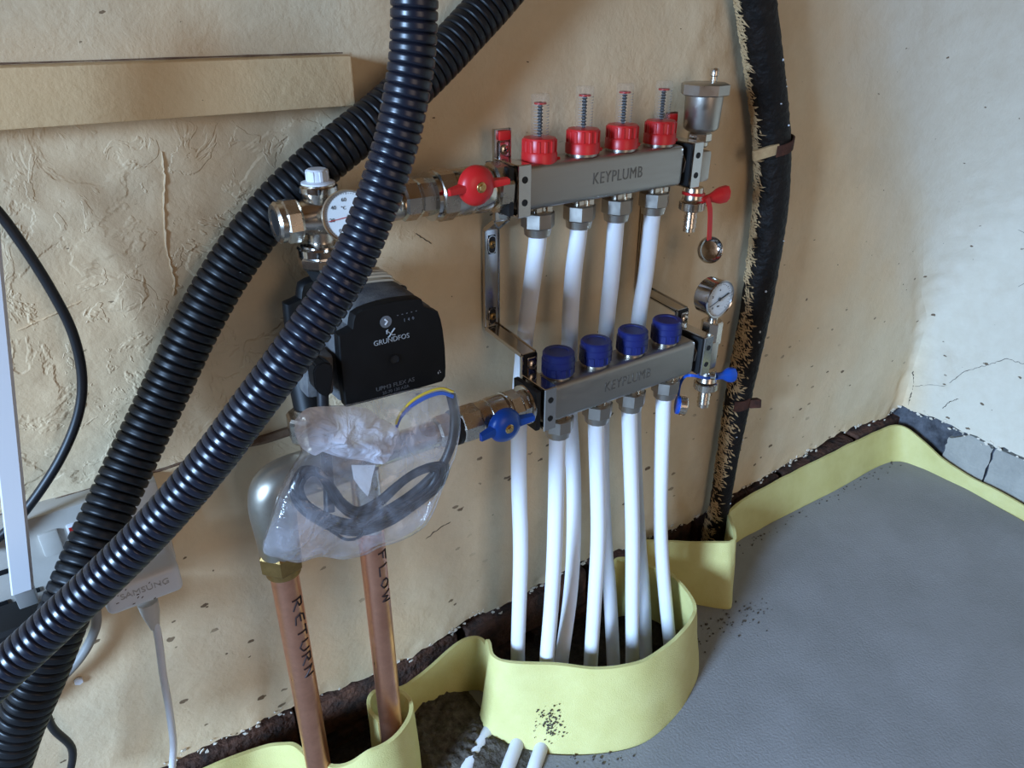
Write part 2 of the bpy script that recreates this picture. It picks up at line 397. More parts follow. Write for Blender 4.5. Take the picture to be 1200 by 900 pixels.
# grey cement base and render patch along the right wall
mb = MB(); rows = []
for i in range(60):
    y = .03 - i * .03
    rows.append([Vector((XC + .018 + .008 * nz(y * 30, k * .8), y, -.06 + k * .022)) for k in range(9)])
mb.grid(rows); mb.build('cement_base', M['cement'], wr, sharp=80)
for (ya, yb) in ((-.105, -.183), (-.187, -.60)):
    mb = MB(); rows = []; n = 16
    for i in range(n + 1):
        y = ya + (yb - ya) * i / n + .003 * nz(i * .7, 3)
        top = brk(XC - y) - .006 - (.02 * ss(-.14, -.105, y)); bot = .012 + (.02 * ss(-.13, -.10, y))
        col = [Vector((XC + .018, y, bot)), Vector((XC + .005, y, bot))]
        for k in range(1, 7): col.append(Vector((XC + .005 - .002 * nz(y * 20, k), y + .003 * nz(k * .9, i * .6) * (i in (0, n)), bot + (top - bot) * k / 7)))
        col += [Vector((XC + .006, y, top)), Vector((XC + .018, y, top))]
        rows.append(col)
    mb.grid(rows); mb.build('render_patch', M['render'], wr, sharp=50)

# hairline cracks, and chips of paint hanging on the broken edge
def wallxy(u, v, right):
    p = at(u, v, x=XC - .0015) if right else at(u, v, y=-.0015)
    s_ = XC - p.y if right else p.x
    q, n = wall_pt(s_, p.z); return q + n * .0001
def crack(pts, right, r_=.0006, cm=None):
    P_ = []
    for (a, b) in zip(pts, pts[1:]):
        for k in range(8): f = k / 8; P_.append((a[0] + (b[0] - a[0]) * f + 1.6 * nz(a[0] + k * .9, a[1]), a[1] + (b[1] - a[1]) * f + 1.6 * nz(a[1] + k * .9, a[0] + 5)))
    mb = MB(); q = [wallxy(u, v, right) for u, v in P_]
    mb.tube(q, [r_ * (.5 + abs(nz(i * .6, 2)) * 1.6) for i in range(len(q))], 5); mb.build('crack', cm or M['mortar'], wr if right else wb)
crack([(1108, 448), (1125, 434), (1150, 426), (1172, 418), (1190, 424), (1203, 420)], True)
crack([(1100, 478), (1108, 470), (1120, 466)], True, .0008)
crack([(1066, 452), (1085, 450), (1105, 452)], True, .0004)
crack([(1060, 474), (1063, 462), (1067, 448), (1066, 432)], True, .0012)
crack([(1168, 330), (1182, 318), (1200, 312)], True, .0004)
crack([(1150, 260), (1165, 268), (1185, 266)], True, .0004)
crack([(488, 274), (500, 282), (507, 286)], False, .0006)
crack([(190, 178), (194, 210), (192, 245), (195, 290), (205, 330), (203, 350)], False, .0011, M['wall'])
crack([(20, 388), (60, 370), (100, 352)], False, .0006, M['wall'])
crack([(500, 632), (518, 618), (530, 612)], False, .0006)
mb = MB()
for i in range(420):
    s_ = random.uniform(-.1, 1.7); z_ = brk(s_) + random.gauss(.0, .004); 
    if nz(s_ * 9, 3) < -.05 and random.random() < .8: continue
    p, n = wall_pt(s_, max(z_, brk(s_))); p.z = z_; tx = Vector((-n.y, n.x, 0)); a_ = random.uniform(0, PI); L = random.uniform(.001, .0055)
    c_ = p + n * random.uniform(-.002, .0025); vs_ = []
    for k in range(5):
        th = a_ + k * 2 * PI / 5; rr_ = L * random.uniform(.5, 1.1); vs_.append(c_ + tx * math.cos(th) * rr_ + Vector((0, 0, math.sin(th) * rr_ * .6)) + n * random.uniform(-.001, .001))
    mb.prism(vs_, -n * .0012)
ck = mb.build('paint_chip', M['chip'], wb, flat=True); ck['kind'] = 'stuff'

# foam edge strip paths (bottom xy, top xy)
def strip_path(pts, per=8):
    b = spline([(p[0], p[1], 0) for p in pts], per); t = spline([(p[2], p[3], 0) for p in pts], per)
    return [(Vector((q.x, q.y, 0)), Vector((r.x, r.y, 0))) for q, r in zip(b, t)]
HF = .100
A = strip_path([(-1.2, -.030, -1.2, -.016), (-.3, -.032, -.3, -.018), (-.05, -.034, -.05, -.02), (.06, -.040, .06, -.026), (.092, -.062, .098, -.05), (.108, -.10, .112, -.092), (.140, -.138, .146, -.126),
                (.180, -.146, .183, -.134), (.214, -.130, .213, -.120), (.228, -.105, .226, -.100), (.222, -.080, .220, -.078), (.208, -.066, .208, -.066)])
B = strip_path([(.190, -.092, .192, -.086), (.188, -.068, .190, -.064), (.205, -.048, .206, -.044), (.26, -.036, .26, -.030), (.315, -.034, .318, -.026), (.348, -.046, .350, -.038), (.348, -.064, .354, -.062),
                (.324, -.085, .346, -.084), (.320, -.120, .358, -.104), (.366, -.172, .398, -.134), (.420, -.208, .440, -.170), (.475, -.227, .492, -.192), (.540, -.220, .548, -.190), (.600, -.196, .596, -.176),
                (.638, -.160, .618, -.158), (.648, -.118, .630, -.120), (.640, -.078, .632, -.080), (.618, -.050, .615, -.050), (.590, -.038, .590, -.036), (.575, -.05, .575, -.048)])
C = strip_path([(.650, -.012, .650, -.010), (.655, -.040, .652, -.026), (.668, -.052, .664, -.036), (.700, -.092, .700, -.064), (.735, -.130, .745, -.094), (.748, -.128, .762, -.100), (.765, -.112, .774, -.094), (.800, -.070, .804, -.062),
                (.850, -.036, .850, -.026), (.95, -.032, .95, -.016), (1.15, -.036, 1.15, -.014), (1.28, -.034, 1.285, -.014), (1.335, -.046, 1.345, -.022), (1.352, -.085, 1.356, -.060), (1.354, -.13, 1.358, -.11)])
C2 = strip_path([(1.354, -.13, 1.358, -.11), (1.354, -.17, 1.359, -.165), (1.342, -.26, 1.358, -.262), (1.336, -.36, 1.358, -.37), (1.34, -.9, 1.355, -.9), (1.34, -2.4, 1.355, -2.4)])
def foam(name, path, label, hfun, th=.0045):
    mb = MB(); n = len(path); rows = [[] for _ in range(0)]
    K = 8; outl = []
    for i, (b, t) in enumerate(path):
        a = path[max(i - 1, 0)]; c = path[min(i + 1, n - 1)]
        d = (c[0] - a[0]).normalized(); nr = Vector((-d.y, d.x, 0)); h = hfun(i / (n - 1), b)
        h += .0015 * nz(b.x * 30, b.y * 30)
        ring = []
        for k in range(K + 1):
            q = b.lerp(t, k / K); bulge = .0015 * nz(q.x * 25, q.y * 25, k * .3)
            ring.append(Vector((q.x, q.y, -.012 + (h + .012) * k / K)) + nr * (th / 2 + bulge))
        for k in range(K, -1, -1):
            q = b.lerp(t, k / K); bulge = .0015 * nz(q.x * 25, q.y * 25, k * .3)
            ring.append(Vector((q.x, q.y, -.012 + (h + .012) * k / K)) - nr * (th / 2 - bulge))
        outl.append(ring)
    R = mb.grid(outl, close=True)
    mb.bm.faces.new(R[0]); mb.bm.faces.new(R[-1])
    return tag(mb.build(name, M['foam'], sharp=50), label, 'foam strip')
foam('foam_strip', A, 'pale yellow foam edge strip curling around the two copper pipes', lambda t, b: .074 + .022 * ss(.06, .10, b.x) * ss(-.03, -.09, b.y) + .022 * ss(.12, .16, b.x))
foam('foam_strip', B, 'pale yellow foam strip looped into a ring around the white pipes', lambda t, b: (.100 - .012 * ss(.60, .64, b.x) * ss(-.1, -.05, b.y)) if b.x > .36 or b.y < -.06 and b.x > .3 else (.092 - .034 * ss(.195, .255, b.x) + .03 * ss(.27, .348, b.x)))
foam('foam_strip', C + C2[1:], 'pale yellow foam strip wrapped round black pipe foot and running into the corner', lambda t, b: .100 - .027 * ss(.77, .86, b.x) - .004 * ss(1.2, 1.33, b.x) - .045 * ss(-.04, -.18, b.y) * ss(1.2, 1.3, b.x) - .012 * ss(-.2, -.35, b.y) * ss(1.2, 1.3, b.x))

mb = MB(); cand = [i for i, p in enumerate(B) if .352 < p[0].x < .385 and p[0].y < -.13]
for i in range(130):
    k = cand[max(0, min(len(cand) - 1, int(random.gauss(len(cand) * .5, len(cand) * .2))))]; b_, t_ = B[k]; b2, t2 = B[k + 1]; f = random.random(); h_ = min(.9, max(.1, random.gauss(.42, .08)))
    q = b_.lerp(b2, f).lerp(t_.lerp(t2, f), h_); d = (b2 - b_).normalized(); nr = Vector((d.y, -d.x, 0)); z_ = -.012 + .112 * h_; s_ = random.uniform(.0006, .0022)
    mb.box(Vector((q.x, q.y, z_)) + nr * .0040, (s_, s_ * .6, s_ * .7), rot=Matrix.Rotation(random.random() * 3, 3, 'Z'))
tag(mb.build('mortar_smear', M['rubble'], flat=True), 'small grey smear of mortar crumbs on the front of the foam ring', 'mortar', kind='stuff')

# screed floor, open inside the foam loops
edge = [Vector((-1.8, -.03, 0))] + [p[0] for p in A[8:] if True][:-6] + [Vector((.228, -.10, 0)), Vector((.232, -.06, 0))] + [p[0] for p in B if p[0].x > .24 and not (p[0].x < .63 and p[0].y > -.08 and p[0].x > .4)][:] + [Vector((.652, -.08, 0))] + [p[0] for p in C[10:]] + [p[0] for p in C2[1:]]
poly = edge + [Vector((1.45, -2.6, 0)), Vector((-1.8, -2.6, 0))]
mb = MB(); vs = [mb.bm.verts.new((p.x, p.y, 0)) for p in poly]
for t in geometry.tessellate_polygon([poly]):
    try: mb.bm.faces.new([vs[i] for i in t])
    except ValueError: pass
bmesh.ops.recalc_face_normals(mb.bm, faces=mb.bm.faces[:])
if sum(f.normal.z for f in mb.bm.faces) < 0: bmesh.ops.reverse_faces(mb.bm, faces=mb.bm.faces[:])
fl = mb.build('floor', M['screed'], flat=True, nofix=True); tag(fl, kind='structure')
# earth below the screed
mb = MB(); rows = []
for j in range(60):
    y = -.30 + j * .006
    rows.append([Vector((-.3 + i * .009, y, -.022 + .010 * nz(i * .16, j * .11) + .006 * nz(i * .6, j * .45, 3))) for i in range(190)])
mb.grid(rows); so = mb.build('floor_earth', M['soil'], sharp=80); tag(so, kind='structure')
# rough mortar heap between the foam loops
mb = MB(); rows = []
for j in range(70):
    row = []
    for i in range(70):
        x = .222 + i * .0021; y = -.020 - j * .0026
        lim = ss(.345, .30, x + (0 if y > -.07 else (y + .07) * .25)) * ss(.222, .245, x) * ss(-.195, -.10, y)
        h = lim * (.010 + .006 * nz(x * 40, y * 40) + .004 * nz(x * 110, y * 110) + .003 * nz(x * 260, y * 260)) - .0015 * (1 - lim)
        row.append(Vector((x, y, h)))
    rows.append(row)
mb.grid(rows); tag(mb.build('mortar_heap', M['rubble'], sharp=80), 'dark crumbly mortar spilled on the floor between the foam loops', 'mortar', kind='stuff')
# loose grit on screed beside foam
mb = MB()
for i in range(260):
    if random.random() < .45: p = Vector((random.uniform(.63, .80), 0, 0)); p.y = -.14 - (p.x - .63) * .1 + random.gauss(0, .014)
    elif random.random() < .5: p = Vector((random.uniform(.30, .46), random.uniform(-.235, -.19), 0))
    else: p = Vector((random.uniform(.85, 1.34), -.040 - random.random() ** 2 * .02, 0))
    s = random.uniform(.0006, .0022)
    mb.box(Vector((p.x, p.y, s * .3)), (s, s * random.uniform(.6, 1.4), s * .8), rot=Matrix.Rotation(random.random() * 3, 3, 'Z'))
tag(mb.build('grit', M['rubble'], flat=True), 'loose dark grit scattered along the foot of the foam strips', 'grit', kind='stuff')

# rest of the room (behind the photographer): left wall with its window, front wall with an opening added for the fill lamp, ceiling
def frame_wall(name, lo, hi, a0, a1, b0, b1, axis, pos):
    mb = MB()
    segs = [((lo[0], a0), (lo[1], hi[1])), ((a1, hi[0]), (lo[1], hi[1])), ((a0, a1), (lo[1], b0)), ((a0, a1), (b1, hi[1]))]
    for (p0, p1), (q0, q1) in segs:
        if p1 - p0 < 1e-3 or q1 - q0 < 1e-3: continue
        c = ((p0 + p1) / 2, (q0 + q1) / 2); s = (p1 - p0, q1 - q0)
        if axis == 'x': mb.box((pos, c[0], c[1]), (.1, s[0], s[1]))
        else: mb.box((c[0], pos, c[1]), (s[0], .1, s[1]))
    return tag(mb.build(name, M['room'], flat=True), kind='structure')
frame_wall('wall_left', (-2.65, -.1), (.05, 2.45), -1.08, -.56, .64, 1.32, 'x', -1.88)
frame_wall('wall_front', (-1.9, -.1), (1.5, 2.45), -.18, .78, 0.38, 1.72, 'y', -2.65)
mb = MB(); mb.box((-.2, -1.3, 2.45), (3.6, 2.9, .1)); tag(mb.build('ceiling', M['room'], flat=True), kind='structure')

# painted batten high on the wall, left
r = root('wooden_batten', at(200, 100, y=-.012), 'cream painted wooden batten fixed to wall at upper left', 'batten')
p = [at(-260, 74, y=-.022), at(412, 66, y=-.022), at(417, 124, y=-.022), at(-260, 160, y=-.022)]
x1 = (p[1].x + p[2].x) / 2; zt = p[1].z + .0005; zb = p[2].z; x0 = -.9
mb = MB(); mb.box(((x0 + x1) / 2, -.009, (zt + zb) / 2), (x1 - x0, .026, zt - zb), bev=.002)
mb.build('board', M['board'], r)
mb = MB(); mb.tube([Vector((x0 + (x1 - x0) * i / 60, -.004, zt + .0012 + .0006 * nz(i, 2))) for i in range(61)], [.0005 + .0012 * abs(nz(i * .9, 5)) for i in range(61)], 6)
mb.build('gap_line', M['darkwood'], r)
# brown line where the lower paint coat starts
mb = MB(); pts = []; rad = []
for i in range(80):
    x = -.3 + i * (.165 + .3) / 79; pts.append(Vector((x, -.0035, .4415 + .0025 * nz(x * 30, 1)))); rad.append(.0012 + .0035 * ss(.10, .135, x) + .0006 * nz(i * .8, 1))
mb.tube(pts, rad, 6); mb.build('paint_edge', M['darkwood'], wb)

# ------------------------------------------------------------------ old black pipe on the wall
r = root('black_pipe', (.80, -.03, 0), 'old black tarred pipe with cream paint fringe running down the wall', 'pipe')
path = [at(u, v, y=-.026) for u, v in ((876, -60), (885, 0), (896, 80), (905, 170), (902, 250), (886, 360), (868, 450), (852, 540), (842, 600))]
path += [Vector((path[-1].x - .003, -.024, .06)), Vector((path[-1].x - .004, -.024, -.03))]
sp = resample(spline(path, 16), .004)
wd = [(0, .0215), (.35, .0225), (.6, .020), (.75, .0165), (1, .0155)]
mb = MB(); n = len(sp)
mb.tube(sp, [lerp_tab(wd, i / (n - 1)) * (1 + .05 * nz(i * .35, 4) + .03 * nz(i * 1.1, 2)) for i in range(n)], 28)
mb.build('pipe_body', M['tar'], r, sharp=80)
mb = MB()
for i in range(2200):
    t = random.random(); k = int(t * (n - 12)) + 2; c = sp[k]; rad = lerp_tab(wd, k / (n - 1)); d = (sp[k + 1] - sp[k]).normalized()
    low = ss(.45, .6, k / n)
    th = math.radians(random.gauss(162 if not low else 184, 10 + 14 * low))
    if nz(k * .05, 7) < -.25 and random.random() < .7: continue
    nrm = Vector((math.cos(th), math.sin(th), 0)); nrm = (nrm - d * nrm.dot(d)).normalized(); side = d.cross(nrm)
    o = c + nrm * (rad * 1.01); L = random.uniform(.003, .014); wv = random.uniform(.0006, .0018)
    dr = (side * random.uniform(.2, .8) * (1) - d * random.uniform(-.2, 1)).normalized()
    q = [o - dr * L * .5, o + dr.cross(nrm) * wv + nrm * .0008, o + dr * L * .5 + nrm * .0002, o - dr.cross(nrm) * wv + nrm * .0008]
    f = [mb.bm.verts.new(x) for x in q]; tp = mb.bm.verts.new(o + nrm * .0018)
    for a in range(4): mb.bm.faces.new((f[a], f[(a + 1) % 4], tp))
fl_ = mb.build('paint_fringe', M['flake'], r, flat=True); fl_['kind'] = 'stuff'
mb = MB()
for i in range(26):
    k = int(random.uniform(.1, .95) * n); c = sp[k]; th = math.radians(random.uniform(240, 350)); rad = lerp_tab(wd, k / (n - 1))
    mb.box(c + Vector((math.cos(th), math.sin(th), 0)) * rad * 1.02, (.002, .002, random.uniform(.001, .003)), bev=.0004, seg=1)
fk = mb.build('white_plaster_fleck', M['white'], r, flat=True); fk['kind'] = 'stuff'
c = at(905, 170, y=-.026)
r2 = root('pipe_clip', c, 'flat strap clip across black pipe near its top, cream and rust', 'clip')
def strap(a0, a1, m, nm, par, cc, rad, h, tilt):
    mb = MB(); rows = []
    for i in range(15):
        th = math.radians(a0 + (a1 - a0) * i / 14)
        e = Vector((math.cos(th) * rad, math.sin(th) * rad, math.cos(th) * tilt)); e2 = e * 1.08
        rows.append([cc + e + Vector((0, 0, h)), cc + e2 + Vector((0, 0, h)), cc + e2 - Vector((0, 0, h)), cc + e - Vector((0, 0, h))])
    R = mb.grid(rows, close=True); mb.bm.faces.new(R[0]); mb.bm.faces.new(R[-1]); mb.build(nm, m, par)
strap(232, 372, M['rust'], 'strap', r2, c, .0235, .0065, .006)
mb = MB(); mb.box(c + Vector((-.026, -.012, -.0045)), (.034, .005, .013), rot=Matrix.Rotation(-.25, 3, 'Y') @ Matrix.Rotation(-.35, 3, 'Z'), bev=.001)
mb.build('painted_end', M['flake'], r2)
c = at(862, 468, y=-.026)
r2 = root('pipe_clip', c, 'rusty clip with a square nut on black pipe below blue lever', 'clip')
strap(215, 330, M['rust'], 'strap', r2, c, .0195, .008, .002)
mb = MB(); mb.hexn(c + Vector((.012, -.014, -.004)), c + Vector((.028, -.022, -.004)), .009, n=4); mb.build('nut', M['rust'], r2)
pts = spline([at(868, 448, y=-.035), at(880, 438, y=-.04), at(886, 424, y=-.04), at(880, 414, y=-.035), at(870, 412, y=-.03)], 8)
mb = MB(); mb.tube(pts, .0013, 8); tag(mb.build('wire_loop', M['cable']), 'short black wire loop sticking out of the black pipe', 'wire')

# ------------------------------------------------------------------ manifolds
def screw(name, c, d, r0, par, m=None):
    d = Vector(d).normalized(); mb = MB()
    mb.lathe([(r0, 0), (r0, .0010), (r0 * .75, .0019), (r0 * .3, .0023)], c, d, 20)
    s = mb.build(name, m or M['nickel'], par)
    u, v, w_ = frame(d); mb = MB()
    rot = Matrix((u, v, w_)).transposed()
    for a in (0, PI / 2): mb.box(Vector(c) + d * .0021, (r0 * 1.1, r0 * .26, .0007), rot=rot @ Matrix.Rotation(a + .3, 3, 'Z'))
    mb.build('cross_slot', M['print_black'], s); return s
XL, XR = .386, .602
UY, UZ = -.047, .657
LY, LZ = -.097, .449
PX = [at(u, v, y=UY).x for u, v in ((632, 177), (683, 164), (729, 158), (774, 150))]
LX = [at(u, v, y=LY).x for u, v in ((654, 428), (698, 411), (741, 397), (781, 385))]
OFF = [.003, .008, .006, .009]
def manifold(name, label, y, z, xs, kind):
    t = root(name, (.5, y, z - .02), label, 'manifold')
    mb = MB(); mb.box(((XL + XR) / 2 + .004, y, z + .0005), (XR - XL, .037, .042), bev=.006, seg=4); rl = mb.build('rail', M['steel'], t)
    text('lettering', 'KEYPLUMB', .0162, (xs[1] + .029 + (.004 if kind == 'red' else .004), y - .0187, z + .0005), M['etch'], rl, sx=.80, gap=1.10)
    for x in (XL + .001, XR + .008):
        sgn = -1 if x < .5 else 1
        mb = MB(); mb.box((x + sgn * .0055, y, z), (.006, .0405, .0445), bev=.0015); mb.build('rubber_gasket', M['rubber'], t)
        cx = x + .0075 if sgn < 0 else x + .0115
        # chrome clamp: front cheek, top and bottom lips
        mb = MB(); mb.box((cx, y - .0215, z), (.0150, .003, .0485), bev=.0008, seg=1)
        mb.box((cx, y - .001, z + .0230), (.0150, .042, .0025), bev=.0006, seg=1); mb.box((cx, y - .001, z - .0230), (.0150, .042, .0025), bev=.0006, seg=1)
        cl = mb.build('clamp', M['chrome'], t)
        for dz in (-.0105, .0105):
            mb = MB(); mb.lathe([(.0032, 0), (.0032, .0004)], (cx, y - .0230, z + dz), (0, -1, 0), 20, sy=1.0); mb.build('bolt_hole', M['rubber'], cl)
    offs = [0, 0, 0, 0] if kind == 'red' else OFF
    for x, ox in zip(xs, offs):
        x += ox
        # outlet below
        hh = z - .021
        mb = MB(); mb.cyl((x, y, hh), (x, y, hh - .008), .0095); mb.box((x + .007, y - .009, hh - .004), (.006, .003, .006)); mb.box((x - .006, y - .009, hh - .004), (.006, .003, .006))
        nt_ = mb.build('outlet', M['nickel'], t)
        mb = MB(); mb.hexn((x, y, hh - .006), (x, y, hh - .0225), .0168, n=8, ch=.08); mb.cyl((x, y, hh - .0215), (x, y, hh - .031), .0142, n=12, r2=.0132, ch=.001)
        mb.build('compression_nut', M['nickel_dull'], nt_)
    for x in xs:
        if kind == 'red':
            z0 = z + (.0155 if x == xs[0] else .0195)
            mb = MB(); mb.hexn((x, y, z0), (x, y, z0 + .008), .0155, n=12); fm = mb.build('flow_meter', M['nickel_dull'], t)
            mb = MB(); z1 = z0 + .0045
            mb.lathe([(.0172, 0), (.0172, .009), (.0158, .011), (.0160, .0205), (.0150, .0225), (.0095, .0232)], (x, y, z1), (0, 0, 1), 40)
            for k in range(14):
                a = 2 * PI * k / 14
                mb.box((x + math.cos(a) * .0158, y + math.sin(a) * .0158, z1 + .0155), (.0022, .0034, .0110), rot=Matrix.Rotation(a, 3, 'Z'), bev=.0006, seg=1)
            mb.box((x + .0165, y - .004, z1 + .002), (.008, .007, .0035), bev=.001, seg=1)
            mb.build('red_cap', M['red'], fm)
            mb = MB(); z2 = z1 + .0225; H = .0375
            mb.lathe([(.0086, 0), (.0086, H), (.0078, H + .001), (.0002, H + .0012)], (x, y, z2), (0, 0, 1), 28, caps=False)
            mb.build('sight_tube', M['clear'], fm)
            mb = MB(); mb.cyl((x, y, z2 - .002), (x, y, z2 + .031), .0017, 10)
            for k in range(9): mb.cyl((x, y, z2 + .003 + k * .0030), (x, y, z2 + .0042 + k * .0030), .0026, 10)
            mb.build('spindle', M['print_black'], fm)
            mb = MB(); mb.cyl((x, y, z2 + .0295), (x, y, z2 + .0310), .0058, 20); mb.build('red_indicator', M['redled'], fm)
            mb = MB()
            for k in range(11):
                zz = z2 + .003 + k * .0026; L = .9 if k % 2 else 1.3
                a0 = math.radians(270 - 42 * L); 
                for j in range(5):
                    a = math.radians(215 + (8 * L) * (j - 2)); 
                    mb.box((x + math.cos(a) * .0082, y + math.sin(a) * .0082, zz), (.0006, .0014, .0003), rot=Matrix.Rotation(a, 3, 'Z'))
                    a = math.radians(300 + (7 * L) * (j - 2))
                    mb.box((x + math.cos(a) * .0082, y + math.sin(a) * .0082, zz), (.0006, .0014, .0003), rot=Matrix.Rotation(a, 3, 'Z'))
            mb.build('scale_marks', M['print_grey'], fm)
        else:
            z0 = z + .0215
            mb = MB(); mb.cyl((x, y, z0 - .003), (x, y, z0 + .004), .0138, n=24); nk = mb.build('valve_neck', M['nickel'], t)
            mb = MB(); z1 = z0 + .0035
            mb.lathe([(.0158, 0), (.0165, .001), (.0165, .010), (.0172, .0105), (.0172, .0165), (.0164, .0175), (.0164, .0230), (.0150, .0246), (.0105, .0246), (.0100, .0237), (.0005, .0237)], (x, y, z1), (0, 0, 1), 40)
            for k in range(10):
                a = 2 * PI * k / 10; mb.box((x + math.cos(a) * .0165, y + math.sin(a) * .0165, z1 + .0055), (.0012, .0060, .008), rot=Matrix.Rotation(a, 3, 'Z'), bev=.0003, seg=1)
            mb.build('blue_cap', M['navy'], nk)
    return t
man_u = manifold('manifold', 'brushed steel manifold rail with four red-capped flow meters', UY, UZ, PX, 'red')
man_l = manifold('manifold', 'brushed steel manifold rail with four dark blue caps', LY, LZ, LX, 'blue')

# brackets
def bracket(cx, label):
    t = root('bracket', (cx, 0, .55), label, 'bracket')
    wz0, wz1 = .498, .606; wd_ = .019; yb = -.005; th = .0022
    def plate(a, b, m='chrome', nm='arm'):
        mb = MB(); a = Vector(a); b = Vector(b); d = (b - a).normalized(); L = (b - a).length
        x = Vector((1, 0, 0)); nn = x.cross(d); rot = Matrix((x, d, nn)).transposed()
        mb.box((a + b) / 2, (wd_, L, th), rot=rot, bev=.0005, seg=1)
        for s in (-1, 1): mb.box((a + b) / 2 + x * s * (wd_ / 2 - .0008) + nn * 0.0, (.0016, L, th * 2.2), rot=rot, bev=.0004, seg=1)
        return mb.build(nm, M[m], t)
    w_ = plate((cx, yb, wz0), (cx, yb, wz1), nm='wall_plate')
    for zz in (wz0 + .012, wz1 - .016):
        mb = MB(); mb.box((cx, yb - .0013, zz), (.0088, .0006, .020), bev=.0002, seg=1); mb.build('slot', M['print_black'], w_)
        mb = MB(); mb.tube([Vector((cx + .0044 * math.cos(a), yb - .0016, zz + .0048 * math.copysign(1, math.sin(a)) + .0044 * math.sin(a))) for a in [2 * PI * k / 24 + .01 for k in range(25)]], .0006, 6, caps=False)
        mb.build('slot_rim', M['chrome'], w_)
        screw('screw', (cx, yb - .0015, zz), (0, -1, 0), .0040, w_, M['brass'])
    # upper step
    uy = UY + .022; ua = uy
    plate((cx, yb, wz1), (cx, ua, wz1 + .014), nm='upper_arm')
    plate((cx, ua, wz1 + .014), (cx, ua, UZ + .050), nm='upper_plate')
    screw('screw', (cx, ua - .002, wz1 + .024), (0, -1, 0), .0048, t)
    mb = MB(); mb.box((cx + .001, ua - .002, UZ + .029), (.013, .002, .020), bev=.0015, seg=1)
    mb.box((cx + .001, ua - .006, UZ + .0195), (.013, .012, .002), bev=.0008, seg=1); mb.build('clamp_tab', M['chrome'], t)
    screw('screw', (cx + .001, ua - .003, UZ + .031), (0, -1, 0), .0048, t)
    mb = MB(); mb.box((cx + .001, ua - .003, UZ + .044), (.013, .004, .009), bev=.002); mb.build('red_plug', M['red'], t)
    # lower step
    la = LY + .022
    plate((cx, yb, wz0), (cx, la, wz0 - .006), nm='lower_arm')
    plate((cx, la, wz0 - .006), (cx, la, LZ - .022), nm='lower_plate')
    mb = MB(); mb.box((cx + .001, la - .0014, LZ + .030), (.016, .0018, .028), bev=.0006, seg=1); mb.build('rubber_pad', M['rubber'], t)
    mb = MB(); mb.box((cx + .002, la - .003, LZ + .031), (.012, .002, .019), bev=.0015, seg=1)
    mb.box((cx + .002, la - .008, LZ + .0215), (.012, .012, .002), bev=.0008, seg=1); mb.build('clamp_tab', M['chrome'], t)
    screw('screw', (cx + .002, la - .004, LZ + .032), (0, -1, 0), .0048, t)
    return t
bracket(.3985, 'stepped chrome bracket left of both manifold rails')
bracket(.6195, 'stepped chrome bracket mostly hidden behind right ends of the rails')

# horizontal unions and ball valves
def hx(u, v, y): return at(u, v, y=y).x
def ball_valve(axy, axz, us, label, colm, hu, handle):
    """us: pixel columns of the stations along the axis"""
    X = [hx(u, v, axy) for u, v in us]
    t = root('ball_valve', ((X[0] + X[-1]) / 2, axy, axz), label, 'valve')
    P = lambda x: Vector((x, axy, axz))
    return t, X, P
# upper valve
L_u = lambda u: (u, 222 + (600 - u) * .157)
t, X, P = ball_valve(UY, UZ + .002, [L_u(u) for u in (503, 509, 528, 548, 575, 590, 602)], 'nickel ball valve with red butterfly handle left of upper rail', 'red', None, None)
mb = MB(); mb.lathe([(.0175, 0), (.0215, .0005), (.0215, .004), (.0190, .0048)], P(X[0] - .001), (1, 0, 0), 40); mb.build('sealing_ring', M['chrome'], t)
mb = MB(); mb.lathe([(.0192, 0), (.0192, .0045)], P(X[0] + .0016), (1, 0, 0), 40); mb.build('rubber_ring', M['rubber'], t)
mb = MB(); mb.hexn(P(X[1] - .001), P(X[2]), .0232, n=8, ch=.08)
mb.lathe([(.0200, 0), (.0214, .002), (.0214, .016), (.0203, .018), (.0214, .020), (.0214, .036), (.0175, .042)], P(X[2] - .001), (1, 0, 0), 40)
mb.hexn(P(X[4] - .002), P(X[5]), .0232, n=8, ch=.08)
mb.build('valve_body', M['nickel'], t)
mb = MB(); mb.hexn(P(X[5]), P(XL - .004), .0168, n=8); mb.build('hex_neck', M['nickel'], t)
mb = MB(); mb.lathe([(.0175, 0), (.0205, .001), (.0212, .0025), (.0205, .004), (.017, .0042)], P(XL - .0105), (1, 0, 0), 40); mb.build('end_ring', M['chrome'], t)
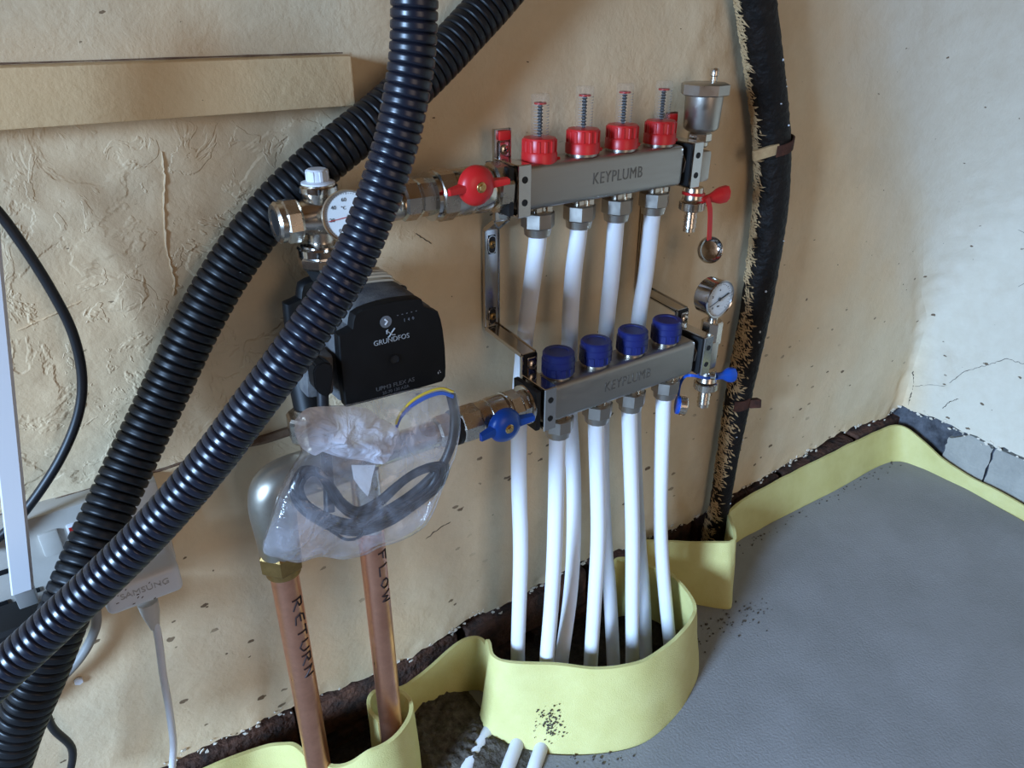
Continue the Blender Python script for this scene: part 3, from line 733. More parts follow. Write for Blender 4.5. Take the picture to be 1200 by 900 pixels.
def butterfly(t, c, m, ang, big):
    """handle: boss towards the room, two wings along the pipe"""
    y0 = c.y
    mb = MB(); mb.lathe([(.004, 0), (.004, .020)], Vector((c.x, y0 + .024, c.z)), (0, -1, 0), 16); mb.build('valve_stem', M['nickel'], t)
    mb = MB(); mb.lathe([(.0145, .0), (.0172, .002), (.0174, .006), (.0150, .0100), (.0095, .0130), (.0040, .0135)], Vector((c.x, y0 + .010, c.z)), (0, -1, 0), 36)
    for s in (-1, 1):
        rows = []
        for i in range(9):
            f = i / 8; x = c.x + s * (.008 + f * .022); zc = c.z + math.sin(ang) * s * (.008 + f * .022) + (-.0015 * f * (1 if s < 0 else -1)); hw = (.0062 - .0022 * f) * big; dy = .0035 - .0012 * f; yy = y0 + .004 - .004 * f
            rows.append([Vector((x, yy - dy, zc - hw * .7)), Vector((x, yy - dy * 1.2, zc)), Vector((x, yy - dy, zc + hw * .7)), Vector((x, yy + dy, zc + hw)), Vector((x, yy + dy, zc - hw))])
        R = mb.grid(rows, close=True); mb.bm.faces.new(R[0]); mb.bm.faces.new(R[-1])
    h = mb.build('handle', m, t, sharp=50)
    mb = MB(); mb.lathe([(.0052, 0), (.0052, .0015), (.0042, .0025), (.0028, .0027)], Vector((c.x, y0 - .0015, c.z)), (0, -1, 0), 20); mb.hexn(Vector((c.x, y0 - .0035, c.z)), Vector((c.x, y0 - .0058, c.z)), .0032); mb.build('handle_screw', M['gold'], h)
c = at(562, 219, y=UY - .040)
butterfly(t, c, M['red'], .0, .8)
# upper union towards the mixing valve
t = root('pipe_union', P(hx(*L_u(475), UY)), 'hexagonal nickel union left of the red-handled valve', 'fitting')
xa, xb, xc_, xd = [hx(*L_u(u), UY) for u in (448, 468, 487, 504)]
mb = MB(); mb.hexn(P(xb), P(xc_), .0182, n=8); mb.build('large_nut', M['nickel'], t)
mb = MB(); mb.hexn(P(xc_), P(xd), .0165, n=8); mb.build('small_nut', M['nickel'], t)
mb = MB(); mb.lathe([(.011, 0), (.0135, .001), (.0135, .010), (.0145, .011), (.0145, .018)], P(xa - .006), (1, 0, 0), 32); mb.build('collar', M['chrome'], t)
# lower valve
L_l = lambda u: (u, 470 + (628 - u) * .29)
t, X, P2 = ball_valve(LY, LZ, [L_l(u) for u in (533, 541, 560, 575, 592, 604, 626)], 'nickel ball valve with blue butterfly handle left of lower rail', 'blue', None, None)
mb = MB(); mb.lathe([(.0150, 0), (.0175, .0008), (.0175, .005), (.015, .0055)], P2(X[0] - .003), (1, 0, 0), 36); mb.build('rubber_ring', M['rubber'], t)
mb = MB(); mb.hexn(P2(X[0] + .001), P2(X[2] - .002), .0190, n=8)
mb.lathe([(.0162, 0), (.0176, .002), (.0176, .012), (.0182, .0125), (.0188, .020), (.0188, .030), (.0165, .033)], P2(X[2] - .003), (1, 0, 0), 40)
mb.hexn(P2(X[4] - .001), P2(X[5] + .002), .0196, n=8); mb.build('valve_body', M['nickel'], t)
mb = MB(); mb.lathe([(.017, 0), (.0200, .001), (.0200, .003), (.017, .004)], P2(X[4] - .004), (1, 0, 0), 40); mb.build('chrome_ring', M['chrome'], t)
mb = MB(); mb.hexn(P2(X[5]), P2(XL - .004), .0162, n=8); mb.build('hex_neck', M['nickel'], t)
mb = MB(); mb.lathe([(.0175, 0), (.0205, .001), (.0212, .0025), (.0205, .004), (.017, .0042)], P2(XL - .0105), (1, 0, 0), 40); mb.build('end_ring', M['chrome'], t)
c = at(595, 501, y=LY - .036)
butterfly(t, c, M['blue'], .0, 1.0)
# pipework hidden behind bag, linking the lower valve to the pump
t = root('return_pipework', P2(.24), 'nickel pipework behind the plastic bag between pump and lower valve', 'pipework')
mb = MB(); mb.cyl(P2(.150), P2(X[0]), .0130, 28); mb.build('horizontal_pipe', M['nickel'], t)
mb = MB(); mb.hexn(P2(X[0] - .022), P2(X[0] - .004), .0165, n=8); mb.build('hex_nut', M['nickel'], t)
mb = MB(); mb.cyl((.201, -.098, LZ - .01), (.201, -.098, .385), .0135, 24); mb.hexn((.201, -.098, .40), (.201, -.098, .372), .0175); mb.build('vertical_branch', M['nickel'], t)
mb = MB(); mb.cyl((.165, -.086, LZ + .0), (.165, -.080, .505), .0135, 24); mb.hexn((.165, -.080, .50), (.165, -.080, .475), .021, n=8); mb.build('pump_branch', M['nickel'], t)

# ------------------------------------------------------------------ air vent and drain assemblies at right ends
t = root('air_vent_assembly', (.632, UY, .60), 'nickel automatic air vent with red drain lever at right end of upper rail', 'valve')
vx, vy = .6455, UY
zz = lambda u, v: at(u, v, y=vy).z
mb = MB(); mb.hexn((XR + .010, UY, UZ), (XR + .024, UY, UZ), .0165, n=8); mb.box((vx - .0005, vy, zz(818, 193)), (.020, .026, .034), bev=.004)
mb.build('tee_body', M['nickel_dull'], t)
mb = MB(); zb_, zt_ = zz(823, 165), zz(835, 107)
mb.lathe([(.0085, 0), (.0100, .002), (.0100, .008)], (vx, vy, UZ + .014), (0, 0, 1), 30)
mb.hexn((vx, vy, UZ + .020), (vx, vy, UZ + .030), .0132, n=8); mb.build('vent_neck', M['nickel'], t)
z0 = zz(828, 150)
mb = MB(); mb.lathe([(.0150, -.002), (.0180, .000), (.0192, .002), (.0203, .034), (.0203, .036)], (vx, vy, z0), (0, 0, 1), 44); bd = mb.build('vent_body', M['nickel_dull'], t)
mb = MB(); mb.hexn((vx, vy, z0 + .0345), (vx, vy, z0 + .047), .0262, n=8, ch=.05); mb.build('vent_cap', M['nickel_dull'], t)
mb = MB(); mb.lathe([(.0035, 0), (.0035, .006), (.0048, .007), (.0048, .012), (.0035, .014), (.0012, .0145)], (vx + .014, vy + .002, z0 + .0465), (0, 0, 1), 18); mb.build('vent_pin', M['nickel'], t)
def drain(t, cx, cy, ztop, zs):
    """drain cock pointing down"""
    mb = MB(); mb.lathe([(.0105, 0), (.0112, .002), (.0112, .012), (.0125, .014)], (cx, cy, ztop), (0, 0, -1), 28); mb.build('drain_body', M['nickel'], t)
    mb = MB(); mb.lathe([(.0128, 0), (.0140, .001), (.0140, .009), (.0120, .0105)], (cx, cy, ztop - .016), (0, 0, -1), 36)
    for k in range(18):
        a = 2 * PI * k / 18; mb.box((cx + math.cos(a) * .0140, cy + math.sin(a) * .0140, ztop - .0205), (.0014, .0028, .008), rot=Matrix.Rotation(a, 3, 'Z'))
    mb.build('knurled_ring', M['nickel'], t)
    mb = MB(); pr = [(.0072, 0)]
    for k in range(4): pr += [(.0078, .003 + k * .0055), (.0066, .0038 + k * .0055)]
    pr += [(.0070, .0245), (.0050, .0248), (.0048, .012)]
    mb.lathe(pr, (cx, cy, ztop - .026), (0, 0, -1), 28); mb.build('hose_tail', M['nickel'], t)
zd = zz(814, 217)
drain(t, vx - .006, vy - .006, zd, None)
def lever(t, a, b, m):
    a = Vector(a); b = Vector(b)
    rows = []
    mb = MB()
    for i in range(9):
        f = i / 8; p = a.lerp(b, f); hw = .0045 + .0055 * ss(.30, .8, f); hy = .0045 + .0025 * ss(.3, .8, f)
        rows.append([p + Vector((0, math.cos(k * PI / 4 + PI / 8) * hy, math.sin(k * PI / 4 + PI / 8) * hw)) for k in range(8)])
    R = mb.grid(rows, close=True); mb.bm.faces.new(R[0]); mb.bm.faces.new(R[-1]); return mb.build('lever', m, t, sharp=50)
lever(t, at(820, 235, y=vy - .014), at(851, 227, y=vy - .018), M['red'])
def band(pts, w_, th, m, nm, par, up=(0, 0, 1)):
    mb = MB(); rows = []; pts = spline(pts, 8)
    for i, p in enumerate(pts):
        d = (pts[min(i + 1, len(pts) - 1)] - pts[max(i - 1, 0)]).normalized(); u = Vector(up); u = (u - d * u.dot(d)).normalized(); n_ = d.cross(u)
        rows.append([p + u * w_ + n_ * th, p + u * w_ - n_ * th, p - u * w_ - n_ * th, p - u * w_ + n_ * th])
    R = mb.grid(rows, close=True); mb.bm.faces.new(R[0]); mb.bm.faces.new(R[-1]); return mb.build(nm, m, par)
q = [Vector((vx - .006 + math.cos(a) * .0125, vy - .006 + math.sin(a) * .0125, zd - .009 - .003 * math.sin(a * .5))) for a in [math.radians(k) for k in range(-210, 20, 20)]]
band(q, .0016, .0007, M['red'], 'strap_ring', t)
band([at(829, 232, y=vy - .020), at(832, 245, y=vy - .022), at(832, 262, y=vy - .022), at(831, 281, y=vy - .021)], .0032, .0007, M['red'], 'strap', t, up=(1, 0, 0))
cc = at(831, 293, y=vy - .020)
dd = Vector((-.30, -.85, .30))
mb = MB(); mb.lathe([(.0142, 0), (.0157, .001), (.0157, .004), (.0147, .006), (.0140, .0045), (.0105, .0015), (.0004, .0008)], cc, dd, 36); mb.build('end_cap', M['chrome'], t)

t = root('gauge_drain_assembly', (.642, LY, .39), 'nickel tee with pressure gauge and blue drain lever at right end of lower rail', 'gauge')
vy = LY; vx = .644
zz = lambda u, v: at(u, v, y=vy).z
mb = MB(); mb.hexn((XR + .010, LY, LZ), (XR + .024, LY, LZ), .0165, n=8); zc = zz(821, 415)
mb.box((vx - .002, vy, zc), (.022, .026, .036), bev=.004); mb.build('tee_body', M['nickel_dull'], t)
gx = at(833, 385, y=vy).x
mb = MB(); mb.hexn((gx + .001, vy, zc + .012), (gx + .001, vy, zc + .041), .0128, n=8); mb.lathe([(.0060, 0), (.0060, .018)], (gx + .001, vy, zc + .040), (0, 0, 1), 20); mb.build('gauge_port', M['nickel'], t)
drain(t, at(824, 450, y=vy).x, vy - .004, zz(823, 433), None)
lever(t, at(838, 441, y=vy - .016), at(859, 439, y=vy - .018), M['blue'])
mb = MB(); a = at(832, 440, y=vy - .016); mb.lathe([(.0035, 0), (.0048, .001), (.0048, .006), (.003, .007)], a, (.6, -.8, 0), 16); mb.build('lever_pin', M['chrome'], t)
zr = zz(823, 437)
q = [at(836, 443, y=vy - .014), at(826, 443, y=vy - .019), at(812, 440, y=vy - .016), at(803, 441, y=vy - .008), at(797, 450, y=vy - .004), at(795, 462, y=vy - .004), at(796, 472, y=vy - .006)]
band(q, .0017, .0008, M['blue'], 'strap', t, up=(0, .3, 1))
cc = at(800, 475, y=vy - .008); dd = Vector((.75, -.55, -.1)).normalized()
mb = MB(); mb.lathe([(.0110, 0), (.0115, .001), (.0115, .008), (.0100, .0095), (.002, .0098)], cc - dd * .005, dd, 30)
u, v, w2 = frame(dd); rot = Matrix((u, v, w2)).transposed()
for k in range(16):
    a = 2 * PI * k / 16; mb.box(cc - dd * .001 + (u * math.cos(a) + v * math.sin(a)) * .0115, (.0014, .0026, .0075), rot=rot @ Matrix.Rotation(a, 3, 'Z'))
mb.build('knurled_cap', M['nickel'], t)
mb = MB(); mb.lathe([(.0112, 0), (.0112, .003)], cc - dd * .0078, dd, 30); mb.build('cap_seal', M['blue'], t)
def gauge(name, par, c, R, depth, label_f, mcase, back=.012):
    """round dial gauge facing the room (-y); c is the centre of the glass"""
    mb = MB(); mb.lathe([(R * .86, 0), (R * .95, .0015), (R * .95, depth - .003), (R, depth - .002), (R, depth), (R * .96, depth + .0012), (R * .90, depth + .0005), (R * .89, depth - .0015)], c + Vector((0, depth, 0)), (0, -1, 0), 48, caps=False)
    mb.lathe([(.0001, 0), (R * .9, .0003)], c + Vector((0, depth, 0)), (0, -1, 0), 48, caps=False)
    cs = mb.build(name, mcase, par)
    mb = MB(); mb.lathe([(.0001, 0), (R * .90, .0001)], c + Vector((0, .0020, 0)), (0, -1, 0), 48, caps=False); mb.build('dial', M['dial'], cs)
    mb = MB(); mb.lathe([(R * .90, 0), (.0001, .0004)], c + Vector((0, -.0002, 0)), (0, -1, 0), 48, caps=False); mb.build('dial_glass', M['clear'], cs)
    return cs
gc = at(844, 351, y=vy - .024)
cs = gauge('gauge_case', t, gc, .0222, .021, None, M['chrome'])
mb = MB()
for k in range(25):
    a = math.radians(225 - k * 11.25); L = .0022 if k % 4 == 0 else .0012
    mb.box(gc + Vector((math.cos(a) * .0172, .0016, math.sin(a) * .0172)), (L, .0002, .0004), rot=Matrix.Rotation(-a, 3, 'Y'))
mb.build('tick_marks', M['print_black'], cs)
text('dial_figures', '0', .0038, gc + Vector((-.0090, .0016, -.0095)), M['print_black'], cs)
text('dial_figures', '2', .0038, gc + Vector((-.0105, .0016, .004)), M['print_black'], cs)
text('dial_figures', '4', .0038, gc + Vector((.000, .0016, .0105)), M['print_black'], cs)
text('dial_figures', 'bar', .0034, gc + Vector((.000, .0016, -.0085)), M['print_black'], cs)
a = at(832, 360, y=gc.y + .001); b = at(856, 342, y=gc.y + .001)
mb = MB(); dv = b - a; an = math.atan2(dv.z, dv.x); mb.box(a.lerp(gc, .45), ((gc - a).length, .0004, .0009), rot=Matrix.Rotation(-an, 3, 'Y')); mb.box(gc.lerp(b, .45), ((b - gc).length * .8, .0004, .0020), rot=Matrix.Rotation(-an, 3, 'Y'))
mb.lathe([(.0022, 0), (.0022, .001)], gc + Vector((0, .0012, 0)), (0, -1, 0), 16); mb.build('needle', M['print_black'], cs)

# ------------------------------------------------------------------ white pipes
def wp(path, label, r_=.0092):
    mb = MB(); mb.tube(resample(spline(path, 10), .006), r_, 20)
    return tag(mb.build('heating_pipe', M['pipe'], sharp=60), label, 'pipe')
names = ['first', 'second', 'third', 'fourth']
up_px = [((625, 320, -.040), (616, 390, -.030), (609, 470, -.036), (608, 560, -.052), (610, 650, -.066), (607, 757, -.074)),
         ((672, 320, -.046), (668, 380, -.048), (667, 470, -.052), (672, 560, -.062), (672, 640, -.075), (668, 700, -.085), (658, 775, -.105)),
         ((717, 320, -.046), (711, 380, -.048), (706, 470, -.050), (706, 560, -.055), (710, 640, -.062), (715, 700, -.080), (719, 780, -.118)),
         ((757, 320, -.046), (748, 380, -.048), (743, 470, -.050), (745, 560, -.055), (750, 640, -.065), (755, 700, -.085), (757, 775, -.122))]
lo_px = [((650, 640, -.103), (646, 710, -.108), (641, 772, -.115)),
         ((701, 620, -.104), (697, 700, -.114), (692, 780, -.130)),
         ((741, 610, -.106), (741, 700, -.120), (741, 778, -.138)),
         ((774, 600, -.104), (777, 670, -.116), (785, 755, -.135))]
for i in range(4):
    pts = [Vector((PX[i], UY, UZ - .042)), Vector((PX[i], UY, UZ - .060))] + [at(u, v, y=y) for u, v, y in up_px[i]]
    e = pts[-1]; pts.append(Vector((e.x - .001, e.y - .003, e.z * .5 - .01))); pts.append(Vector((e.x - .001, e.y - .004, -.055)))
    wp(pts, ['white plastic pipe from the leftmost red flow meter, passing behind blue-handled valve', 'white plastic pipe from second red flow meter from left', 'white plastic pipe from third red flow meter from left', 'white plastic pipe from the red flow meter nearest the air vent'][i])
for i in range(4):
    pts = [Vector((LX[i] + OFF[i], LY, LZ - .044)), Vector((LX[i] + OFF[i], LY, LZ - .062))] + [at(u, v, y=y) for u, v, y in lo_px[i]]
    e = pts[-1]; pts.append(Vector((e.x - .001, e.y - .003, e.z * .5 - .01))); pts.append(Vector((e.x - .001, e.y - .004, -.055)))
    wp(pts, ['white plastic pipe under the blue cap nearest blue-handled valve', 'white plastic pipe under second blue cap from left', 'white plastic pipe under third blue cap from left', 'white plastic pipe under the blue cap nearest the pressure gauge'][i])
for (a, b, lb) in (((572, 858), (540, 912), 'white pipe end emerging under foam ring, leftmost of three'), ((606, 872), (588, 920), 'white pipe end emerging under foam ring, middle of three'), ((633, 880), (622, 912), 'white pipe end emerging under foam ring, shortest and rightmost')):
    p0 = at(*a, z=.002); p1 = at(*b, z=-.001); d = (p1 - p0).normalized()
    mb = MB(); mb.tube([p0 - d * .03 + Vector((0, 0, -.004)), p0, p0.lerp(p1, .5) + Vector((0, 0, .001)), p1, p1 + d * .03 + Vector((0, 0, -.012))], .0085, 18); tag(mb.build('floor_pipe', M['pipe']), lb, 'pipe')

# ------------------------------------------------------------------ copper pipes with handwriting
GL = {'F': [[(0, 0), (0, 1), (.7, 1)], [(0, .55), (.5, .55)]], 'L': [[(0, 1), (0, 0), (.7, 0)]], 'O': [[(.35, 1), (.05, .7), (.05, .3), (.35, 0), (.65, .3), (.65, .7), (.35, 1)]],
      'W': [[(0, 1), (.2, 0), (.42, .7), (.62, 0), (.85, 1)]], 'R': [[(0, 0), (0, 1), (.5, .95), (.55, .65), (.1, .5), (.7, 0)]], 'E': [[(.7, 1), (.2, .95), (.02, .6), (.15, .1), (.7, 0)], [(.1, .52), (.55, .55)]],
      'T': [[(.35, 1), (.35, 0)], [(0, 1), (.75, 1)]], 'N': [[(0, 0), (0, 1), (.6, 0), (.6, 1)]], 'U': [[(.05, 1), (.0, .3), (.35, 0), (.7, .3), (.7, 1)]]}
def copper(cx, cy, zt, word, a0, ztop, zbot, label, rad=.0125):
    t = root('copper_pipe', (cx, cy, -.03), label, 'pipe')
    mb = MB(); mb.tube([Vector((cx, cy, -.04 + (zt + .04) * k / 30)) for k in range(31)], rad, 32); mb.build('pipe_body', M['copper'], t, sharp=60)
    step = (ztop - zbot) / len(word); mb = MB()
    for i, ch in enumerate(word):
        for st in GL[ch]:
            pts = []
            fine = []
            for p, q in zip(st, st[1:]):
                for k in range(5): fine.append((p[0] + (q[0] - p[0]) * k / 5, p[1] + (q[1] - p[1]) * k / 5))
            fine.append(st[-1])
            for a, b in fine:
                z = ztop - step * (i + a * .95) + .001 * nz(i, a * 3); th = math.radians(a0 + (b) * 46)
                pts.append(Vector((cx + math.cos(th) * (rad + .0001), cy + math.sin(th) * (rad + .0001), z)))
            mb.tube(pts, .00085, 6)
    mb.build('handwriting', M['ink'], t); return t
zc1 = at(347, 705, y=-.112).z; zc2 = at(368, 797, y=-.112).z
copper(.116, -.098, .395, 'RETURN', 268, zc1, zc2, 'copper pipe marked RETURN in pen, rising to the grey elbow')
zc1 = at(441, 652, y=-.112).z; zc2 = at(450, 712, y=-.112).z
copper(.201, -.098, .375, 'FLOW', 270, zc1, zc2, 'copper pipe marked FLOW in pen, rising behind the plastic bag')
t = root('elbow_fitting', (.116, -.098, .36), 'dull grey metal elbow on top of the left copper pipe', 'fitting')
zb_ = at(325, 665, y=-.1).z; ze = .441
mb = MB(); mb.hexn((.116, -.098, zb_ - .002), (.116, -.098, zb_ + .018), .0195, n=6, phase=.2); mb.cyl((.116, -.098, zb_ - .008), (.116, -.098, zb_), .0155); mb.build('brass_nut', M['brass'], t)
ep = [Vector((.116, -.098, zb_ + .016)), Vector((.116, -.098, ze - .02)), Vector((.117, -.098, ze - .002)), Vector((.122, -.098, ze + .008)), Vector((.135, -.098, ze + .012)), Vector((.16, -.098, ze + .012)), Vector((.19, -.098, ze + .012))]
mb = MB(); e2 = spline(ep, 8); mb.tube(e2, [.0175 + .0020 * ss(0, 10, i) for i in range(len(e2))], 36); mb.build('elbow_body', M['pewter'], t, sharp=60)

# ------------------------------------------------------------------ pump
PY = -.135
t = root('circulation_pump', at(440, 430, y=-.1), 'black circulation pump with square control face behind the front hose', 'pump')
out = [(397, 394), (404, 391), (413, 386), (414, 377), (416, 369.5), (424, 364.5), (434, 360.5), (448, 356.2), (462, 353.2), (478, 351), (491, 350), (495, 351.5), (497, 359), (506, 362), (514, 365.5), (517, 374), (519.5, 386), (522, 407), (523, 430), (522.6, 442), (519, 447.5), (490, 456), (462, 463.7), (430, 472), (406, 477.7), (402.5, 455), (399, 425)]
fo = [at(u, v, y=PY) for u, v in out]; cen = sum(fo, Vector()) / len(fo)
def loop_scale(k, y, sh=(0, 0)): return [Vector((cen.x + (p.x - cen.x) * k + sh[0], y, cen.z + (p.z - cen.z) * k + sh[1])) for p in fo]
mb = MB(); R = mb.grid([loop_scale(.93, PY + .012), loop_scale(1.0, PY + .010), loop_scale(1.0, PY + .0015), loop_scale(.985, PY)], close=True); mb.bm.faces.new(R[-1]); mb.bm.faces.new(R[0]); face = mb.build('control_face', M['pump_black'], t, sharp=25)
mb = MB(); R = mb.grid([loop_scale(1.0, -.082, (-.0, 0)), loop_scale(1.015, -.088), loop_scale(1.005, -.118), loop_scale(.985, PY + .011)], close=True); mb.bm.faces.new(R[0]); mb.bm.faces.new(R[-1]); mb.build('housing', M['pump_grey'], t, sharp=50)
mb = MB(); R = mb.grid([loop_scale(.95, -.050, (0, .003)), loop_scale(.97, -.054, (0, .003)), loop_scale(.97, -.086, (0, .003))], close=True); mb.bm.faces.new(R[0]); mb.bm.faces.new(R[-1]); mb.build('motor_casing', M['cast'], t, sharp=50)
mb = MB(); R = mb.grid([loop_scale(1.02, -.040, (-.010, .0)), loop_scale(1.06, -.043, (-.010, .0)), loop_scale(1.06, -.049, (-.010, .0)), loop_scale(1.00, -.052, (-.010, 0))], close=True); mb.bm.faces.new(R[0]); mb.bm.faces.new(R[-1]); mb.build('rear_flange', M['pump_black'], t, sharp=50)
for yy in (-.056, -.064, -.072, -.080):
    mb = MB(); q = loop_scale(.975, yy, (0, .004)); mb.tube(spline([q[k] for k in range(3, 15)], 3), .0013, 8); mb.build('cooling_rib', M['cast'], t)
c = at(461, 338, y=-.075); mb = MB(); mb.cyl(c, c + Vector((.006, -.010, 0)), .0042, 16, ch=.0008); mb.build('end_plug', M['rubber'], t)
volx = at(368, 330, y=-.07)
mb = MB(); mb.lathe([(.031, 0), (.035, .004), (.035, .018), (.028, .028)], Vector((cen.x - .006, -.028, cen.z + .002)), (0, -1, 0), 36)
mb.cyl((.170, -.052, cen.z - .02), (.166, -.078, .500), .0135, 24); mb.build('volute', M['pump_black'], t)
# lettering on face (flat prints)
def fp(u, v): p = at(u, v, y=PY); p.y = PY - .0002; return p
c = fp(452, 377); mb = MB(); mb.lathe([(.0050, 0), (.0050, .0002)], c, (0, -1, 0), 28); bt = mb.build('button', M['print_dim'], face)
mb = MB(); s = .0018
for sg in (1, -1): mb.box(c + Vector((.0002, -.0004, sg * .0011)), (.0034, .0003, .0012), rot=Matrix.Rotation(sg * .8, 3, 'Y'))
mb.build('chevron', M['white'], bt)
text('brand_lettering', 'GRUNDFOS', .0060, fp(459, 398), M['print_grey'], face, sx=.98)
c = fp(458, 390.5); mb = MB()
mb.tube([c + Vector((-.0035, -.0002, .003)), c + Vector((-.0005, -.0002, .0004)), c + Vector((.0008, -.0002, -.0012)), c + Vector((.0035, -.0002, -.0018))], .00055, 6)
mb.tube([c + Vector((.0036, -.0002, .0036)), c + Vector((.0008, -.0002, .0008)), c + Vector((-.0012, -.0002, -.0020)), c + Vector((-.0028, -.0002, -.0030))], .00055, 6)
mb.tube([c + Vector((-.0034, -.0002, .0004)), c + Vector((-.0036, -.0002, .0032)), c + Vector((-.0022, -.0002, .0036))], .00045, 6); mb.build('emblem', M['print_grey'], face)
text('model_lettering', 'UPM3 FLEX AS', .0050, fp(463.5, 450.5), M['print_dim'], face, sx=1.10)
text('model_lettering', '25-70 130 AZA', .0038, fp(464, 456.5), M['print_dim'], face, sx=1.0)
text('model_lettering', '1  4  0', .0036, fp(479, 374), M['print_dim'], face)
for k in range(5):
    c = fp(466 + k * 5.4, 369.5 - k * 1.3); mb = MB(); mb.box(c, (.0012, .0002, .0006)); mb.build('indicator_mark', M['print_dim'], face)
c = fp(462, 421); mb = MB(); mb.lathe([(.0040, 0), (.0044, .0006), (.0036, .0006), (.0034, .0001)], c, (0, -1, 0), 28, caps=False); mb.build('screw_hole_rim', M['pump_black'], face)
mb = MB(); mb.lathe([(.0001, 0), (.0036, .0002)], c, (0, -1, 0), 28, caps=False); mb.build('screw_hole', M['rubber'], face)
mb = MB(); c = fp(517, 437)
for k in range(26): mb.box(c + Vector((random.gauss(-.001, .0016), .0002 + .002 * random.random(), random.gauss(0, .0024))), (.0006, .0004, random.uniform(.0006, .0022)), rot=Matrix.Rotation(random.uniform(-.6, .9), 3, 'Y'))
sc_ = mb.build('scuff', M['white'], face, flat=True); sc_['kind'] = 'stuff'
# plug on pump's left side and its cable
t = root('power_plug', at(372, 440, y=-.14), 'black moulded power plug on left side of pump', 'plug')
o_ = [(367, 436), (370, 429), (380, 424), (389, 427), (391, 440), (388, 460), (385, 466), (376, 463), (369, 455)]
mb = MB(); mb.prism([at(u, v, y=-.140) for u, v in o_], (0, .018, 0)); bmesh.ops.bevel(mb.bm, geom=mb.bm.edges[:], offset=.001, segments=2, affect='EDGES'); mb.build('plug_face', M['pump_black'], t)
mb = MB(); mb.box(at(370, 436, y=-.118), (.022, .022, .034), rot=Matrix.Rotation(.1, 3, 'Y'), bev=.004); mb.build('plug_body', M['pump_grey'], t)
mb = MB(); mb.tube(spline([at(u, v, y=y) for u, v, y in ((378, 458, -.132), (379, 480, -.134), (381, 520, -.136), (385, 570, -.142), (386, 600, -.150))], 8), .0045, 14); mb.build('cord', M['cable'], t)

# ------------------------------------------------------------------ mixing valve and temperature gauge
MY = -.068
t = root('mixing_valve', at(368, 258, y=MY), 'nickel mixing valve with white cap left of the front hose', 'valve')
c = at(377, 252, y=MY)
xa = at(324, 262, y=MY).x; xb = at(350, 258, y=MY).x
mb = MB(); mb.lathe([(.0001, 0), (.0120, .0), (.0150, .010), (.0165, .020), (.0150, .030), (.012, .04), (.0001, .04)], c + Vector((-.020, 0, 0)), (1, 0, 0), 36, caps=False)
zt_ = at(377, 214, y=MY).z; zl_ = at(368, 290, y=MY).z
mb.lathe([(.0125, 0), (.0125, .010), (.0135, .014), (.0135, zt_ - c.z)], c, (0, 0, 1), 36)
mb.lathe([(.0115, 0), (.0105, .010), (.0105, c.z - zl_)], c + Vector((-.003, 0, 0)), (0, 0, -1), 36); mb.cyl(c, Vector((.275, UY, UZ - .002)), .0125, 28)
mb.build('valve_body', M['nickel'], t, sharp=60)
mb = MB(); mb.cyl(Vector((xb - .002, MY, c.z)), c + Vector((-.012, 0, 0)), .0120, 28); mb.build('tarnished_neck', M['brass'], t)
mb = MB(); mb.hexn(Vector((xb, MY, c.z - .001)), Vector((xa + .004, MY, c.z - .001)), .0175, n=8); mb.lathe([(.0160, 0), (.0160, .004), (.0140, .006), (.0105, .006), (.0100, .001)], Vector((xa + .0045, MY, c.z - .001)), (-1, 0, 0), 36); sc2 = mb.build('side_nut', M['nickel'], t)
mb = MB(); mb.lathe([(.0001, 0), (.0108, .0002)], Vector((xa - .0002, MY, c.z - .001)), (-1, 0, 0), 36, caps=False); mb.build('dark_opening', M['rubber'], t)
mb = MB(); mb.lathe([(.0150, 0), (.0150, .004), (.014, .005)], Vector((c.x, MY, zt_ - .006)), (0, 0, 1), 36); mb.build('top_collar', M['chrome'], t)
mb = MB(); mb.lathe([(.0130, 0), (.0130, .002), (.0086, .0032), (.0082, .011), (.0070, .012)], Vector((c.x, MY, zt_ - .001)), (0, 0, 1), 36)
for k in range(8): a = 2 * PI * k / 8; mb.box((c.x + math.cos(a) * .0080, MY + math.sin(a) * .0080, zt_ + .006), (.002, .003, .008), rot=Matrix.Rotation(a, 3, 'Z'), bev=.0005, seg=1)
mb.build('white_cap', M['white'], t)
cb = Vector((c.x - .003, MY, 0))
z1 = at(368, 284, y=MY).z; z2 = at(368, 293, y=MY).z; z3 = at(368, 313, y=MY).z
mb = MB(); mb.lathe([(.0125, 0), (.0165, .001), (.0165, .004), (.013, .005)], Vector((cb.x, MY, z1)), (0, 0, -1), 36); mb.lathe([(.0185, 0), (.0198, .0015), (.0198, .007), (.0185, .008)], Vector((cb.x, MY, z2 + .004)), (0, 0, -1), 40); mb.hexn(Vector((cb.x, MY, z2 - .003)), Vector((cb.x, MY, z3)), .0202, n=8)
mb.build('union_nut', M['chrome'], t)
mb = MB(); mb.cyl(Vector((cb.x, MY, z3 + .001)), Vector((cb.x + .004, MY + .006, z3 - .006)), .0150, 28); mb.build('gasket', M['rubber'], t)
t = root('temperature_gauge', at(408, 254, y=-.09), 'round white temperature gauge with red needle, half behind front hose', 'gauge')
gc = at(409, 254, y=-.102)
XF[0] = Matrix.Translation(gc) @ Vector((0, -1, 0)).rotation_difference(Vector((-.30, -.92, .18)).normalized()).to_matrix().to_4x4() @ Matrix.Scale(.78, 4) @ Matrix.Translation(-gc)
cs = gauge('gauge_case', t, gc, .0262, .010, None, M['nickel'])
mb = MB(); mb.cyl(gc + Vector((0, .007, 0)), gc + Vector((0, .030, 0)), .008, 20); mb.build('gauge_stem', M['nickel'], cs)
mb = MB()
